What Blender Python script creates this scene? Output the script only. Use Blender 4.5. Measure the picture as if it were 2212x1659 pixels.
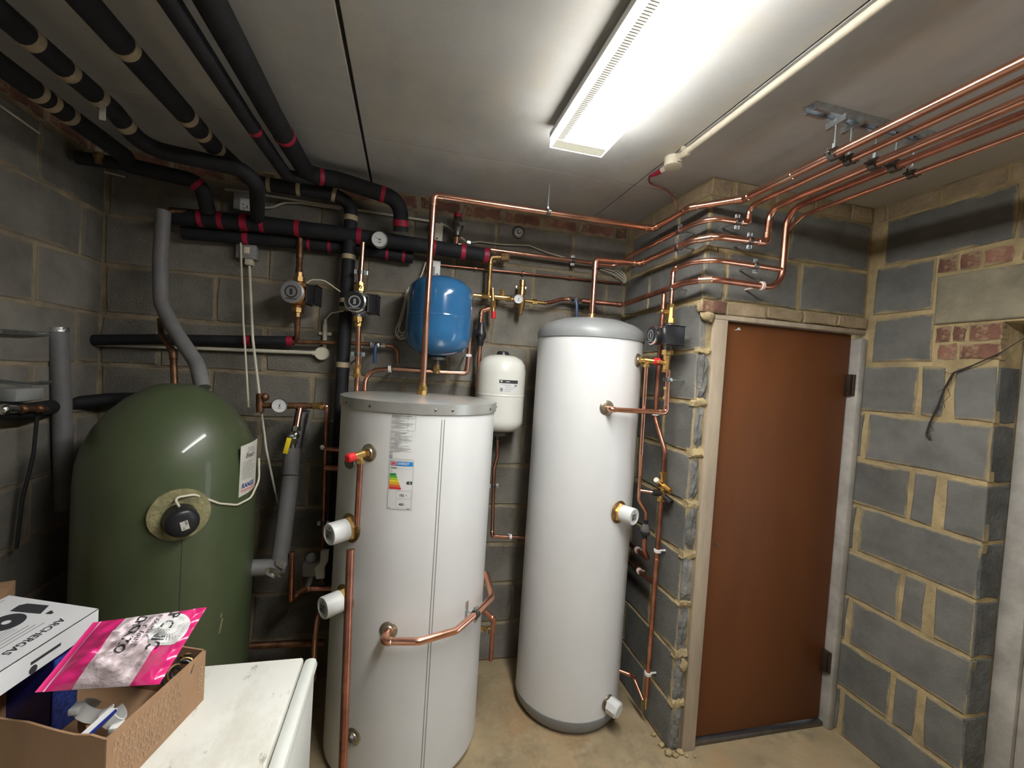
import bpy, bmesh, math, random
from mathutils import Vector, Matrix

random.seed(11)
S = bpy.context.scene
COL = S.collection
for o in list(bpy.data.objects):
    bpy.data.objects.remove(o)

# ------------------------------------------------------------------ camera
cam_data = bpy.data.cameras.new('camera')
cam = bpy.data.objects.new('camera', cam_data)
COL.objects.link(cam)
cam_data.sensor_fit = 'HORIZONTAL'
cam_data.sensor_width = 36.0
cam_data.lens = 943.291 / 2212 * 36.0
cam_data.clip_start = 0.02
YAW, PITCH, ROLL = 0.2399, 0.0280, 0.0645
fwd = Vector((math.sin(YAW) * math.cos(PITCH), math.cos(YAW) * math.cos(PITCH), -math.sin(PITCH)))
rgt = Vector((math.cos(YAW), -math.sin(YAW), 0))
upv = rgt.cross(fwd)
r2 = rgt * math.cos(ROLL) + upv * math.sin(ROLL)
u2 = upv * math.cos(ROLL) - rgt * math.sin(ROLL)
m3 = Matrix((r2, u2, -fwd)).transposed()
cam.matrix_world = Matrix.Translation((0, 0, 1.6575)) @ m3.to_4x4()
S.camera = cam

# ------------------------------------------------------------------ world and exposure
world = bpy.data.worlds.new('world')
S.world = world
world.use_nodes = True
wb = world.node_tree.nodes['Background']
wb.inputs[0].default_value = (0.78, 0.88, 1.0, 1)
wb.inputs[1].default_value = 2.6
S.view_settings.view_transform = 'Standard'
S.view_settings.look = 'None'
S.view_settings.gamma = 1.0
S.view_settings.use_curve_mapping = False
S.view_settings.exposure = 0.62
LAMP_STRENGTH = 44.0

# room measures (metres; floor z = 0, back wall y = D, camera above the origin)
D, DB, XB, XR, XL, HC, YF = 2.392, 1.667, 1.239, 2.147, -1.362, 2.556, -1.7
YE = 1.16          # where the right wall stops at the outer doorway
COURSE = 0.225

# ------------------------------------------------------------------ materials
MATS = {}
def mat(name, col, rough=0.5, metal=0.0, var=0.12, scale=12.0, bump=0.0, bscale=60.0, col2=None,
        spec=0.5, coat=0.0, rand=0.0, emis=None, estr=0.0, trans=0.0, ior=1.45, stretch=None, ramp=(0.35, 0.65),
        hue=None, alpha=None, rvar=0.0):
    m = bpy.data.materials.new(name)
    m.use_nodes = True
    nt = m.node_tree; N = nt.nodes; L = nt.links
    b = N['Principled BSDF']
    tc = N.new('ShaderNodeTexCoord')
    vec = tc.outputs['Object']
    oi = N.new('ShaderNodeObjectInfo')
    if rand:
        ad = N.new('ShaderNodeVectorMath'); ad.operation = 'ADD'
        sc = N.new('ShaderNodeVectorMath'); sc.operation = 'SCALE'
        sc.inputs[0].default_value = (13.1, 7.7, 23.3)
        L.new(oi.outputs['Random'], sc.inputs['Scale'])
        L.new(vec, ad.inputs[0]); L.new(sc.outputs[0], ad.inputs[1]); vec = ad.outputs[0]
    if stretch:
        mp = N.new('ShaderNodeMapping'); mp.inputs['Scale'].default_value = stretch
        L.new(vec, mp.inputs['Vector']); vec = mp.outputs[0]
    nz = N.new('ShaderNodeTexNoise'); nz.inputs['Scale'].default_value = scale
    nz.inputs['Detail'].default_value = 6; nz.inputs['Roughness'].default_value = 0.62
    L.new(vec, nz.inputs['Vector'])
    cr = N.new('ShaderNodeValToRGB')
    c2 = col2 or tuple(min(1, c * (1 + var)) for c in col)
    c1 = tuple(c * (1 - var) for c in col) if not col2 else col
    cr.color_ramp.elements[0].position = ramp[0]; cr.color_ramp.elements[0].color = (*c1, 1)
    cr.color_ramp.elements[1].position = ramp[1]; cr.color_ramp.elements[1].color = (*c2, 1)
    L.new(nz.outputs['Fac'], cr.inputs['Fac'])
    out = cr.outputs['Color']
    if rand:
        hs = N.new('ShaderNodeHueSaturation')
        mr = N.new('ShaderNodeMapRange')
        mr.inputs['To Min'].default_value = 1 - rand; mr.inputs['To Max'].default_value = 1 + rand
        L.new(oi.outputs['Random'], mr.inputs['Value']); L.new(mr.outputs[0], hs.inputs['Value'])
        L.new(out, hs.inputs['Color']); out = hs.outputs['Color']
    L.new(out, b.inputs['Base Color'])
    b.inputs['Roughness'].default_value = rough
    if rvar:
        rr = N.new('ShaderNodeMapRange')
        rr.inputs['To Min'].default_value = max(0.03, rough - rvar); rr.inputs['To Max'].default_value = min(1, rough + rvar)
        L.new(nz.outputs['Fac'], rr.inputs['Value']); L.new(rr.outputs[0], b.inputs['Roughness'])
    b.inputs['Metallic'].default_value = metal
    b.inputs['Specular IOR Level'].default_value = spec
    b.inputs['Coat Weight'].default_value = coat
    b.inputs['IOR'].default_value = ior
    if trans: b.inputs['Transmission Weight'].default_value = trans
    if alpha is not None: b.inputs['Alpha'].default_value = alpha
    if emis:
        b.inputs['Emission Color'].default_value = (*emis, 1); b.inputs['Emission Strength'].default_value = estr
    if bump:
        n2 = N.new('ShaderNodeTexNoise'); n2.inputs['Scale'].default_value = bscale; n2.inputs['Detail'].default_value = 8
        L.new(vec, n2.inputs['Vector'])
        bp = N.new('ShaderNodeBump'); bp.inputs['Strength'].default_value = bump; bp.inputs['Distance'].default_value = 0.01
        L.new(n2.outputs['Fac'], bp.inputs['Height']); L.new(bp.outputs[0], b.inputs['Normal'])
    MATS[name] = m
    return m

def stain(name, col, scale, lo, hi, stretch=(1, 1, 1), amount=1.0):
    """mixes a second colour into a material through a noise mask (dirt and wear with its own shape)"""
    m = MATS[name]; nt = m.node_tree; N = nt.nodes; L = nt.links
    b = N['Principled BSDF']
    src = b.inputs['Base Color'].links[0].from_socket
    tc = N.new('ShaderNodeTexCoord'); mp = N.new('ShaderNodeMapping'); mp.inputs['Scale'].default_value = stretch
    mp.inputs['Location'].default_value = (scale, 3.3, 1.7)
    nz = N.new('ShaderNodeTexNoise'); nz.inputs['Scale'].default_value = scale; nz.inputs['Detail'].default_value = 7
    nz.inputs['Roughness'].default_value = 0.7
    rp = N.new('ShaderNodeValToRGB')
    rp.color_ramp.elements[0].position = lo; rp.color_ramp.elements[0].color = (0, 0, 0, 1)
    rp.color_ramp.elements[1].position = hi; rp.color_ramp.elements[1].color = (amount, amount, amount, 1)
    mx = N.new('ShaderNodeMix'); mx.data_type = 'RGBA'
    L.new(tc.outputs['Object'], mp.inputs['Vector']); L.new(mp.outputs[0], nz.inputs['Vector'])
    L.new(nz.outputs['Fac'], rp.inputs['Fac']); L.new(rp.outputs['Color'], mx.inputs['Factor'])
    L.new(src, mx.inputs['A']); mx.inputs['B'].default_value = (*col, 1)
    L.new(mx.outputs['Result'], b.inputs['Base Color'])

def smear(name, col, w=0.44, h=0.205, reach=0.012, amp=0.055, scale=9.0):
    """mortar smeared raggedly over the edges of a block"""
    m = MATS[name]; N = m.node_tree.nodes; L = m.node_tree.links
    b = N['Principled BSDF']; src = b.inputs['Base Color'].links[0].from_socket
    tc = N.new('ShaderNodeTexCoord'); sp = N.new('ShaderNodeSeparateXYZ'); L.new(tc.outputs['Generated'], sp.inputs[0])
    def M(op, a, b_=None):
        q = N.new('ShaderNodeMath'); q.operation = op
        for k, v in ((0, a), (1, b_)):
            if v is None: continue
            if isinstance(v, (int, float)): q.inputs[k].default_value = v
            else: L.new(v, q.inputs[k])
        return q.outputs[0]
    dx = M('MULTIPLY', M('MINIMUM', sp.outputs[0], M('SUBTRACT', 1.0, sp.outputs[0])), w)
    dz = M('MULTIPLY', M('MINIMUM', sp.outputs[2], M('SUBTRACT', 1.0, sp.outputs[2])), h)
    oi = N.new('ShaderNodeObjectInfo'); ad = N.new('ShaderNodeVectorMath'); ad.operation = 'ADD'
    cm = N.new('ShaderNodeCombineXYZ'); L.new(M('MULTIPLY', oi.outputs['Random'], 57.0), cm.inputs[0]); L.new(M('MULTIPLY', oi.outputs['Random'], 31.0), cm.inputs[2])
    L.new(tc.outputs['Object'], ad.inputs[0]); L.new(cm.outputs[0], ad.inputs[1])
    nz = N.new('ShaderNodeTexNoise'); nz.inputs['Scale'].default_value = scale; nz.inputs['Detail'].default_value = 8; nz.inputs['Roughness'].default_value = 0.65
    L.new(ad.outputs[0], nz.inputs['Vector'])
    val = M('SUBTRACT', M('MINIMUM', dx, dz), M('MULTIPLY', M('SUBTRACT', nz.outputs['Fac'], 0.47), amp))
    rp = N.new('ShaderNodeMapRange'); rp.inputs['From Min'].default_value = 0.0; rp.inputs['From Max'].default_value = reach
    rp.inputs['To Min'].default_value = 0.92; rp.inputs['To Max'].default_value = 0.0
    L.new(val, rp.inputs['Value'])
    mx = N.new('ShaderNodeMix'); mx.data_type = 'RGBA'
    L.new(rp.outputs[0], mx.inputs['Factor']); L.new(src, mx.inputs['A']); mx.inputs['B'].default_value = (*col, 1)
    L.new(mx.outputs['Result'], b.inputs['Base Color'])

mat('floor_concrete', (0.32, 0.245, 0.145), 0.55, var=0.2, scale=3.0, bump=0.12, bscale=40, rvar=0.15)
stain('floor_concrete', (0.36, 0.185, 0.075), 1.1, 0.5, 0.64, amount=0.7)
stain('floor_concrete', (0.17, 0.135, 0.085), 5.0, 0.52, 0.68, amount=0.8)
stain('floor_concrete', (0.42, 0.34, 0.22), 9.0, 0.55, 0.7, amount=0.6)
stain('floor_concrete', (0.04, 0.033, 0.025), 34.0, 0.68, 0.73, amount=0.9)
mat('ceiling_board', (0.46, 0.455, 0.435), 0.85, var=0.12, scale=1.6, bump=0.05, bscale=90)
stain('ceiling_board', (0.52, 0.45, 0.33), 4.0, 0.48, 0.7, (1, 0.35, 1), 0.6)
stain('ceiling_board', (0.33, 0.325, 0.31), 2.2, 0.5, 0.68, (1, 0.6, 1), 0.55)
mat('ceiling_gap', (0.03, 0.028, 0.025), 0.95, var=0.2)
mat('mortar', (0.37, 0.285, 0.15), 0.95, var=0.25, scale=9, bump=0.6, bscale=70)
stain('mortar', (0.22, 0.17, 0.11), 4.0, 0.5, 0.65, amount=0.7)
mat('mortar_dark', (0.24, 0.195, 0.13), 0.95, var=0.3, scale=8, bump=0.6, bscale=70)
mat('brick_smeared', (0.30, 0.225, 0.14), 0.95, scale=9, var=0.25, bump=0.6, bscale=70, rand=0.12)
smear('brick_smeared', (0.34, 0.265, 0.15), .21, .065, .01, .05, 14)
stain('brick_smeared', (0.20, 0.10, 0.07), 9, 0.55, 0.66, amount=0.8)
mat('block_dirty', (0.165, 0.152, 0.128), 0.93, scale=6, var=0.22, bump=0.5, bscale=110, rand=0.18)
stain('block_dirty', (0.20, 0.175, 0.125), 3.0, 0.55, 0.75, (1, 1, 0.4), 0.5)
mat('block', (0.138, 0.136, 0.124), 0.92, scale=7, var=0.18, bump=0.45, bscale=120, rand=0.16)
stain('block', (0.27, 0.245, 0.19), 3.5, 0.56, 0.75, (1, 1, 0.4), 0.5)
mat('block_broken', (0.14, 0.137, 0.126), 0.95, scale=14, var=0.35, bump=0.9, bscale=50, rand=0.12)
smear('block', (0.34, 0.265, 0.14))
smear('block_dirty', (0.225, 0.185, 0.125), amp=0.07)
mat('block_end', (0.115, 0.117, 0.115), 0.95, scale=9, var=0.3, bump=0.8, bscale=60, rand=0.15)
mat('brick', (0.19, 0.09, 0.062), 0.92, scale=10, var=0.35, bump=0.5, bscale=80, rand=0.28)
stain('brick', (0.33, 0.24, 0.14), 14, 0.52, 0.62, amount=0.85)
smear('brick', (0.34, 0.265, 0.15), .10, .06, .008, .035, 16)
mat('lintel', (0.22, 0.195, 0.135), 0.95, scale=5, var=0.3, bump=1.0, bscale=30)
stain('lintel', (0.10, 0.08, 0.065), 14, 0.60, 0.70, (1, 0.5, 1.5), 0.8)
stain('lintel', (0.36, 0.31, 0.24), 20, 0.66, 0.74, amount=0.7)
mat('door_brown', (0.128, 0.044, 0.014), 0.5, scale=2.2, var=0.09, stretch=(2.5, 2.5, 0.7), spec=0.25, rvar=0.08)
mat('frame_wood', (0.36, 0.29, 0.21), 0.6, scale=6, var=0.15, stretch=(4, 4, 0.6), bump=0.1, bscale=50)
mat('frame_paint', (0.36, 0.335, 0.30), 0.6, scale=8, var=0.2, bump=0.25, bscale=50)
stain('frame_paint', (0.17, 0.14, 0.11), 18, 0.62, 0.72, (1, 1, 0.3))
mat('copper', (0.80, 0.42, 0.30), 0.24, 1.0, scale=9, var=0.13, rvar=0.10)
mat('copper_dull', (0.52, 0.23, 0.16), 0.36, 1.0, scale=12, var=0.3, rvar=0.12)
mat('copper_old', (0.20, 0.10, 0.055), 0.5, 0.85, scale=20, var=0.45, bump=0.1)
mat('brass', (0.76, 0.50, 0.19), 0.28, 1.0, scale=25, var=0.2)
mat('brass_old', (0.33, 0.21, 0.09), 0.45, 0.9, scale=25, var=0.4)
mat('solder', (0.83, 0.60, 0.46), 0.22, 1.0, var=0.1)
mat('chrome', (0.75, 0.75, 0.74), 0.18, 1.0, var=0.05)
mat('zinc', (0.62, 0.66, 0.68), 0.35, 1.0, var=0.15, scale=40)
mat('boss_metal', (0.40, 0.35, 0.27), 0.38, 0.9, var=0.25, scale=40)
mat('dark_steel', (0.16, 0.15, 0.14), 0.4, 0.9, var=0.2)
mat('black_foam', (0.010, 0.010, 0.012), 0.75, var=0.3, scale=14, bump=0.15)
mat('grey_foam', (0.145, 0.14, 0.138), 0.6, var=0.12, scale=10, bump=0.12, bscale=30)
mat('red_tape', (0.30, 0.010, 0.035), 0.5, var=0.2)
mat('cream_tape', (0.33, 0.26, 0.16), 0.6, var=0.2)
mat('foil_tape', (0.55, 0.55, 0.55), 0.3, 0.9, var=0.15, bump=0.6, bscale=50)
mat('white_plastic', (0.62, 0.62, 0.60), 0.4, var=0.05)
mat('cream_plastic', (0.62, 0.56, 0.43), 0.45, var=0.1)
mat('cable_white', (0.55, 0.51, 0.40), 0.5, var=0.12)
mat('clip_pink', (0.62, 0.50, 0.46), 0.5, var=0.08)
mat('black_plastic', (0.017, 0.017, 0.019), 0.35, var=0.2)
mat('grey_plastic', (0.23, 0.23, 0.225), 0.5, var=0.15)
mat('blue_plastic', (0.02, 0.055, 0.15), 0.4, var=0.15)
mat('red_plastic', (0.60, 0.02, 0.025), 0.35, var=0.1)
mat('yellow_plastic', (0.72, 0.55, 0.02), 0.4, var=0.1)
mat('clear_plastic', (0.85, 0.85, 0.85), 0.1, trans=0.9, var=0.02)
mat('tank_white', (0.61, 0.61, 0.60), 0.36, var=0.03, scale=3, coat=0.1)
mat('tank_lid', (0.46, 0.46, 0.43), 0.36, 0.65, var=0.08, scale=6)
mat('tank_grey', (0.20, 0.205, 0.205), 0.38, var=0.05)
mat('tank_green', (0.060, 0.077, 0.036), 0.42, var=0.14, scale=3.0, coat=0.25, bump=0.03, bscale=12)
mat('foam_yellow', (0.22, 0.20, 0.10), 0.9, var=0.25, scale=30, bump=0.6, bscale=80)
mat('blue_enamel', (0.022, 0.105, 0.235), 0.17, var=0.06, coat=0.4)
mat('vessel_white', (0.60, 0.595, 0.54), 0.3, var=0.03, coat=0.15)
mat('pump_orange', (0.36, 0.13, 0.03), 0.45, 0.2, var=0.3, scale=20)
mat('pump_grey', (0.30, 0.30, 0.31), 0.35, 0.5, var=0.1)
mat('orange_label', (0.62, 0.27, 0.07), 0.5, var=0.12)
mat('paper', (0.60, 0.60, 0.585), 0.6, var=0.03)
mat('paper_old', (0.52, 0.50, 0.44), 0.7, var=0.1)
mat('ink', (0.03, 0.03, 0.035), 0.6, var=0.05)
mat('ink_grey', (0.22, 0.22, 0.22), 0.6, var=0.08)
mat('ink_blue', (0.015, 0.03, 0.22), 0.5, var=0.05)
mat('ink_red', (0.55, 0.03, 0.03), 0.5, var=0.05)
mat('eu_blue', (0.01, 0.20, 0.55), 0.5, var=0.03)
for i, c in enumerate([(0.01, 0.22, 0.04), (0.10, 0.36, 0.03), (0.42, 0.55, 0.02), (0.80, 0.62, 0.01),
                       (0.75, 0.38, 0.02), (0.72, 0.12, 0.02), (0.62, 0.015, 0.02)]):
    mat('band%d' % i, c, 0.5, var=0.03)
mat('appliance', (0.60, 0.61, 0.57), 0.34, var=0.03, scale=5)
mat('appliance_top', (0.64, 0.635, 0.58), 0.38, var=0.04, scale=6)
stain('appliance_top', (0.12, 0.115, 0.09), 30, 0.60, 0.70, (1, 0.4, 1), 0.85)
stain('appliance_top', (0.25, 0.235, 0.19), 11, 0.58, 0.75, (1, 0.5, 1), 0.6)
stain('appliance_top', (0.44, 0.41, 0.33), 5, 0.5, 0.68, (1, 0.6, 1), 0.6)
mat('cardboard', (0.30, 0.175, 0.095), 0.85, var=0.08, scale=30, stretch=(1, 1, 0.3))
mat('card_print', (0.43, 0.285, 0.175), 0.8, var=0.06)
mat('box_white', (0.60, 0.60, 0.61), 0.42, var=0.02)
mat('box_blue', (0.012, 0.016, 0.17), 0.4, var=0.1)
mat('box_blue2', (0.03, 0.06, 0.28), 0.45, var=0.6, scale=120)
mat('bag_pink', (0.60, 0.022, 0.16), 0.24, var=0.1, scale=6, coat=0.3, bump=0.25, bscale=14)
mat('bag_pale', (0.66, 0.55, 0.575), 0.34, var=0.06, scale=6, bump=1.0, bscale=30)
mat('bag_grey', (0.30, 0.26, 0.26), 0.4, var=0.15, scale=14, bump=0.3)
mat('hinge_brown', (0.045, 0.028, 0.02), 0.5, 0.4, var=0.2)
mat('cobweb', (0.035, 0.03, 0.028), 0.95, var=0.2)

# ------------------------------------------------------------------ mesh helpers
class B:
    """collects shapes (world coordinates) into one bmesh"""
    def __init__(self): self.bm = bmesh.new()
    def face(self, pts):
        return self.bm.faces.new([self.bm.verts.new(p) for p in pts])
    def box(self, c, s, rot=None, bev=0.0, seg=2):
        r = bmesh.ops.create_cube(self.bm, size=1.0)
        vs = r['verts']
        M = Matrix.Translation(Vector(c)) @ (rot.to_4x4() if rot is not None else Matrix()) @ Matrix.Diagonal((*s, 1))
        for v in vs: v.co = M @ v.co
        if bev:
            es = list({e for v in vs for e in v.link_edges})
            bmesh.ops.bevel(self.bm, geom=es, offset=bev, segments=seg, affect='EDGES', profile=0.5)
        return self
    def bx(self, x0, x1, y0, y1, z0, z1, bev=0.0):
        return self.box(((x0 + x1) / 2, (y0 + y1) / 2, (z0 + z1) / 2), (x1 - x0, y1 - y0, z1 - z0), None, bev)
    def ring(self, c, ax, r, seg, ref=None):
        ax = Vector(ax).normalized()
        a = ref if ref is not None else ax.orthogonal().normalized()
        b = ax.cross(a)
        return [self.bm.verts.new(Vector(c) + (a * math.cos(t) + b * math.sin(t)) * r)
                for t in (2 * math.pi * i / seg for i in range(seg))]
    def skin(self, rings, caps=(True, True)):
        for p, q in zip(rings, rings[1:]):
            n = len(p)
            for i in range(n):
                self.bm.faces.new((p[i], p[(i + 1) % n], q[(i + 1) % n], q[i]))
        if caps[0]: self.bm.faces.new(list(reversed(rings[0])))
        if caps[1]: self.bm.faces.new(rings[-1])
        return self
    def lathe(self, o, ax, prof, seg=24, caps=(True, True)):
        o = Vector(o); ax = Vector(ax).normalized(); ref = ax.orthogonal().normalized()
        return self.skin([self.ring(o + ax * h, ax, max(r, 1e-4), seg, ref) for r, h in prof], caps)
    def cyl(self, p, q, r, r1=None, seg=16, caps=(True, True)):
        p = Vector(p); q = Vector(q)
        return self.lathe(p, q - p, [(r, 0), (r if r1 is None else r1, (q - p).length)], seg, caps)
    def tube(self, pts, r, seg=12, caps=(True, True)):
        pts = [Vector(p) for p in pts]
        rings = []; ref = None
        for i, p in enumerate(pts):
            if i == 0: t = pts[1] - p
            elif i == len(pts) - 1: t = p - pts[-2]
            else: t = (pts[i + 1] - p).normalized() + (p - pts[i - 1]).normalized()
            t.normalize()
            if ref is None: ref = t.orthogonal().normalized()
            else:
                ref = ref - t * ref.dot(t)
                ref = ref.normalized() if ref.length > 1e-6 else t.orthogonal().normalized()
            rr = r[i] if isinstance(r, (list, tuple)) else r
            rings.append(self.ring(p, t, rr, seg, ref))
        return self.skin(rings, caps)
    def ball(self, c, r, sc=(1, 1, 1), seg=16):
        q = bmesh.ops.create_uvsphere(self.bm, u_segments=seg, v_segments=max(6, seg // 2), radius=r)
        for v in q['verts']: v.co = Vector(c) + Vector((v.co.x * sc[0], v.co.y * sc[1], v.co.z * sc[2]))
        return self
    def torus(self, c, ax, R, r, seg=24, s2=8, a0=0.0, a1=2 * math.pi):
        ax = Vector(ax).normalized(); a = ax.orthogonal().normalized(); b = ax.cross(a)
        full = abs(a1 - a0 - 2 * math.pi) < 1e-6
        pts = [Vector(c) + (a * math.cos(t) + b * math.sin(t)) * R
               for t in (a0 + (a1 - a0) * i / seg for i in range(seg + 1))]
        return self.tube(pts, r, s2, (not full, not full))
    def grid(self, rows):
        vs = [[self.bm.verts.new(p) for p in row] for row in rows]
        for i in range(len(vs) - 1):
            for j in range(len(vs[0]) - 1):
                self.bm.faces.new((vs[i][j], vs[i][j + 1], vs[i + 1][j + 1], vs[i + 1][j]))
        return self

def emit(name, b, material, parent=None, loc=None, smooth=True, label=None, angle=38):
    """links a builder as ONE mesh object whose origin is at loc (top-level) or at the parent's origin"""
    bm = b.bm
    bmesh.ops.recalc_face_normals(bm, faces=bm.faces)
    org = Vector(loc) if loc is not None else (root_loc(parent) if parent else Vector((0, 0, 0)))
    for v in bm.verts: v.co -= org
    me = bpy.data.meshes.new(name)
    bm.to_mesh(me); bm.free()
    if smooth:
        me.polygons.foreach_set('use_smooth', [True] * len(me.polygons))
        me.set_sharp_from_angle(angle=math.radians(angle))
    me.materials.append(MATS[material])
    o = bpy.data.objects.new(name, me); COL.objects.link(o)
    if parent:
        o.parent = parent; o.location = org - root_loc(parent)
    else: o.location = org
    if label: o['label'] = label
    return o

def root_loc(o):
    v = Vector((0, 0, 0))
    while o is not None:
        v += o.location; o = o.parent
    return v

def tag(o, label, cat, group=None):
    o['label'] = label; o['category'] = cat
    if group: o['group'] = group
    return o

def thing(name, label, cat, loc, group=None):
    o = bpy.data.objects.new(name, None); COL.objects.link(o)
    o.empty_display_size = 0.05; o.location = loc
    return tag(o, label, cat, group)

def structure(o):
    o['kind'] = 'structure'
    return o

def inst(name, me, loc, parent, rotz=0.0, scale=(1, 1, 1)):
    o = bpy.data.objects.new(name, me); COL.objects.link(o)
    o.parent = parent
    o.location = Vector(loc) - root_loc(parent)
    o.rotation_euler = (0, 0, rotz); o.scale = scale
    return o

def fillet(pts, radii, n=7):
    pts = [Vector(p) for p in pts]
    out = [pts[0]]
    for i in range(1, len(pts) - 1):
        a, p, c = pts[i - 1], pts[i], pts[i + 1]
        u = (a - p); v = (c - p); lu, lv = u.length, v.length
        u.normalize(); v.normalize()
        ang = u.angle(v)
        if ang > math.pi - 0.03: out.append(p); continue
        r = radii[i]
        t = r / math.tan(ang / 2)
        t = min(t, lu * 0.49, lv * 0.49); r = t * math.tan(ang / 2)
        bis = (u + v).normalized(); cen = p + bis * (r / math.sin(ang / 2))
        s = p + u * t - cen; e = p + v * t - cen
        tot = s.angle(e); ax = s.cross(e).normalized()
        for k in range(n + 1):
            out.append(cen + Matrix.Rotation(tot * k / n, 3, ax) @ s)
    out.append(pts[-1])
    return out

def near(path, P):
    """closest point and direction on a path"""
    P = Vector(P); best = None
    for a, b in zip(path, path[1:]):
        d = b - a; L = d.length
        if L < 1e-6: continue
        t = max(0, min(1, (P - a).dot(d) / (L * L))); q = a + d * t
        e = (q - P).length
        if best is None or e < best[0]: best = (e, q, d / L)
    return best[1], best[2]

def clip_ring(parent, q, t, r, n, style='zinc', reach=0.05):
    """a pipe clip: band round the pipe, two ears with screws, a stem to the wall (n points to the wall)"""
    n = Vector(n).normalized()
    n = (n - t * n.dot(t)).normalized()
    s = t.cross(n)
    if style == 'zinc':
        b = B(); b.lathe(q - t * 0.010, t, [(r + 0.001, 0), (r + 0.0045, 0.001), (r + 0.0045, 0.019), (r + 0.001, 0.020)], 18)
        e = emit('clip', b, 'dark_steel', parent)
        b = B()
        for k in (-1, 1):
            c = q + s * k * (r + 0.010)
            b.box(c, (0.014, 0.006, 0.016), Matrix((s, n, t)).transposed(), 0.0015)
            b.cyl(c - n * 0.008, c + n * 0.008, 0.0035, seg=8)
        b.cyl(q + n * r, q + n * (r + reach), 0.0042, seg=8)
        b.cyl(q + n * r, q + n * (r + 0.012), 0.007, seg=6)
        emit('clip_screw', b, 'zinc', e)
    else:
        b = B(); b.lathe(q - t * 0.007, t, [(r + 0.0005, 0), (r + 0.006, 0.001), (r + 0.006, 0.013), (r + 0.0005, 0.014)], 16)
        b.cyl(q + n * r, q + n * (r + reach), 0.0045, seg=10)
        emit('clip', b, style, parent)

def pipe(name, label, pts, r, m='copper', bend=None, elbows=(), joints=(), bands=(), clips=(), cat='pipe',
         group=None, seg=14, ebend=None, hollow=False, fit=None, parent=None):
    """a pipe run; elbows = corner numbers made as fittings, joints = points carrying a coupling,
       bands = (point, length, material), clips = (point, wall direction, style, reach)"""
    bend = bend if bend is not None else r * 5
    rad = [bend] * len(pts)
    for i in elbows: rad[i] = ebend or r * 1.5
    path = fillet(pts, rad)
    b = B()
    b.tube(path, r, seg, (not hollow, not hollow))
    if hollow:
        b.tube(path, r * 0.86, seg, (False, False))
    if parent is None:
        o = emit(name, b, m, None, loc=path[0]); tag(o, label, cat, group)
    else:
        o = emit(name, b, m, parent)
    f = fit or m
    P = [Vector(p) for p in pts]
    for i in elbows:
        p = P[i]; u = (P[i - 1] - p).normalized(); v = (P[i + 1] - p).normalized()
        ln = r * 1.5 / max(0.25, math.tan(u.angle(v) / 2)) + r * 1.6
        ln = min(ln, 0.48 * (P[i - 1] - p).length, 0.48 * (P[i + 1] - p).length)
        bb = B(); bb.tube(fillet([p + u * ln, p, p + v * ln], [0, r * 1.5, 0], 6), r * 1.17, seg)
        e = emit('elbow', bb, f, o)
        for w in (u, v):
            bb = B(); bb.lathe(p + w * (ln - r * 0.15), w, [(r * 1.2, 0), (r * 1.2, r * 0.15), (r * 1.0, r * 0.35)], seg)
            emit('solder_ring', bb, 'solder' if f in ('copper',) else f, e)
    for J in joints:
        q, t = near(path, J)
        bb = B(); L = r * 2.2
        bb.lathe(q - t * L, t, [(r, 0), (r * 1.17, r * .15), (r * 1.17, L * 2 - r * .15), (r, 2 * L)], seg)
        emit('coupling', bb, 'solder' if f == 'copper' else f, o)
    for Pn, ln, bmname in bands:
        q, t = near(path, Pn)
        bb = B(); bb.lathe(q - t * ln / 2, t, [(r * 1.0, 0), (r * 1.05, 0.001), (r * 1.05, ln - 0.001), (r * 1.0, ln)], seg + 4)
        emit('tape_band', bb, bmname, o)
    for c in clips:
        q, t = near(path, c[0])
        clip_ring(o, q, t, r, c[1], c[2] if len(c) > 2 else 'zinc', c[3] if len(c) > 3 else 0.04)
    return o

def text2d(s, size):
    """flat outline of a word, as vertices and faces, starting at 0,0"""
    cu = bpy.data.curves.new('word', 'FONT'); cu.body = s; cu.size = size; cu.resolution_u = 3
    ob = bpy.data.objects.new('word', cu); COL.objects.link(ob)
    bpy.context.view_layer.update()
    me = bpy.data.meshes.new_from_object(ob.evaluated_get(bpy.context.evaluated_depsgraph_get()))
    vs = [tuple(v.co[:2]) for v in me.vertices]; fs = [tuple(p.vertices) for p in me.polygons]
    bpy.data.objects.remove(ob); bpy.data.curves.remove(cu); bpy.data.meshes.remove(me)
    return vs, fs

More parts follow.
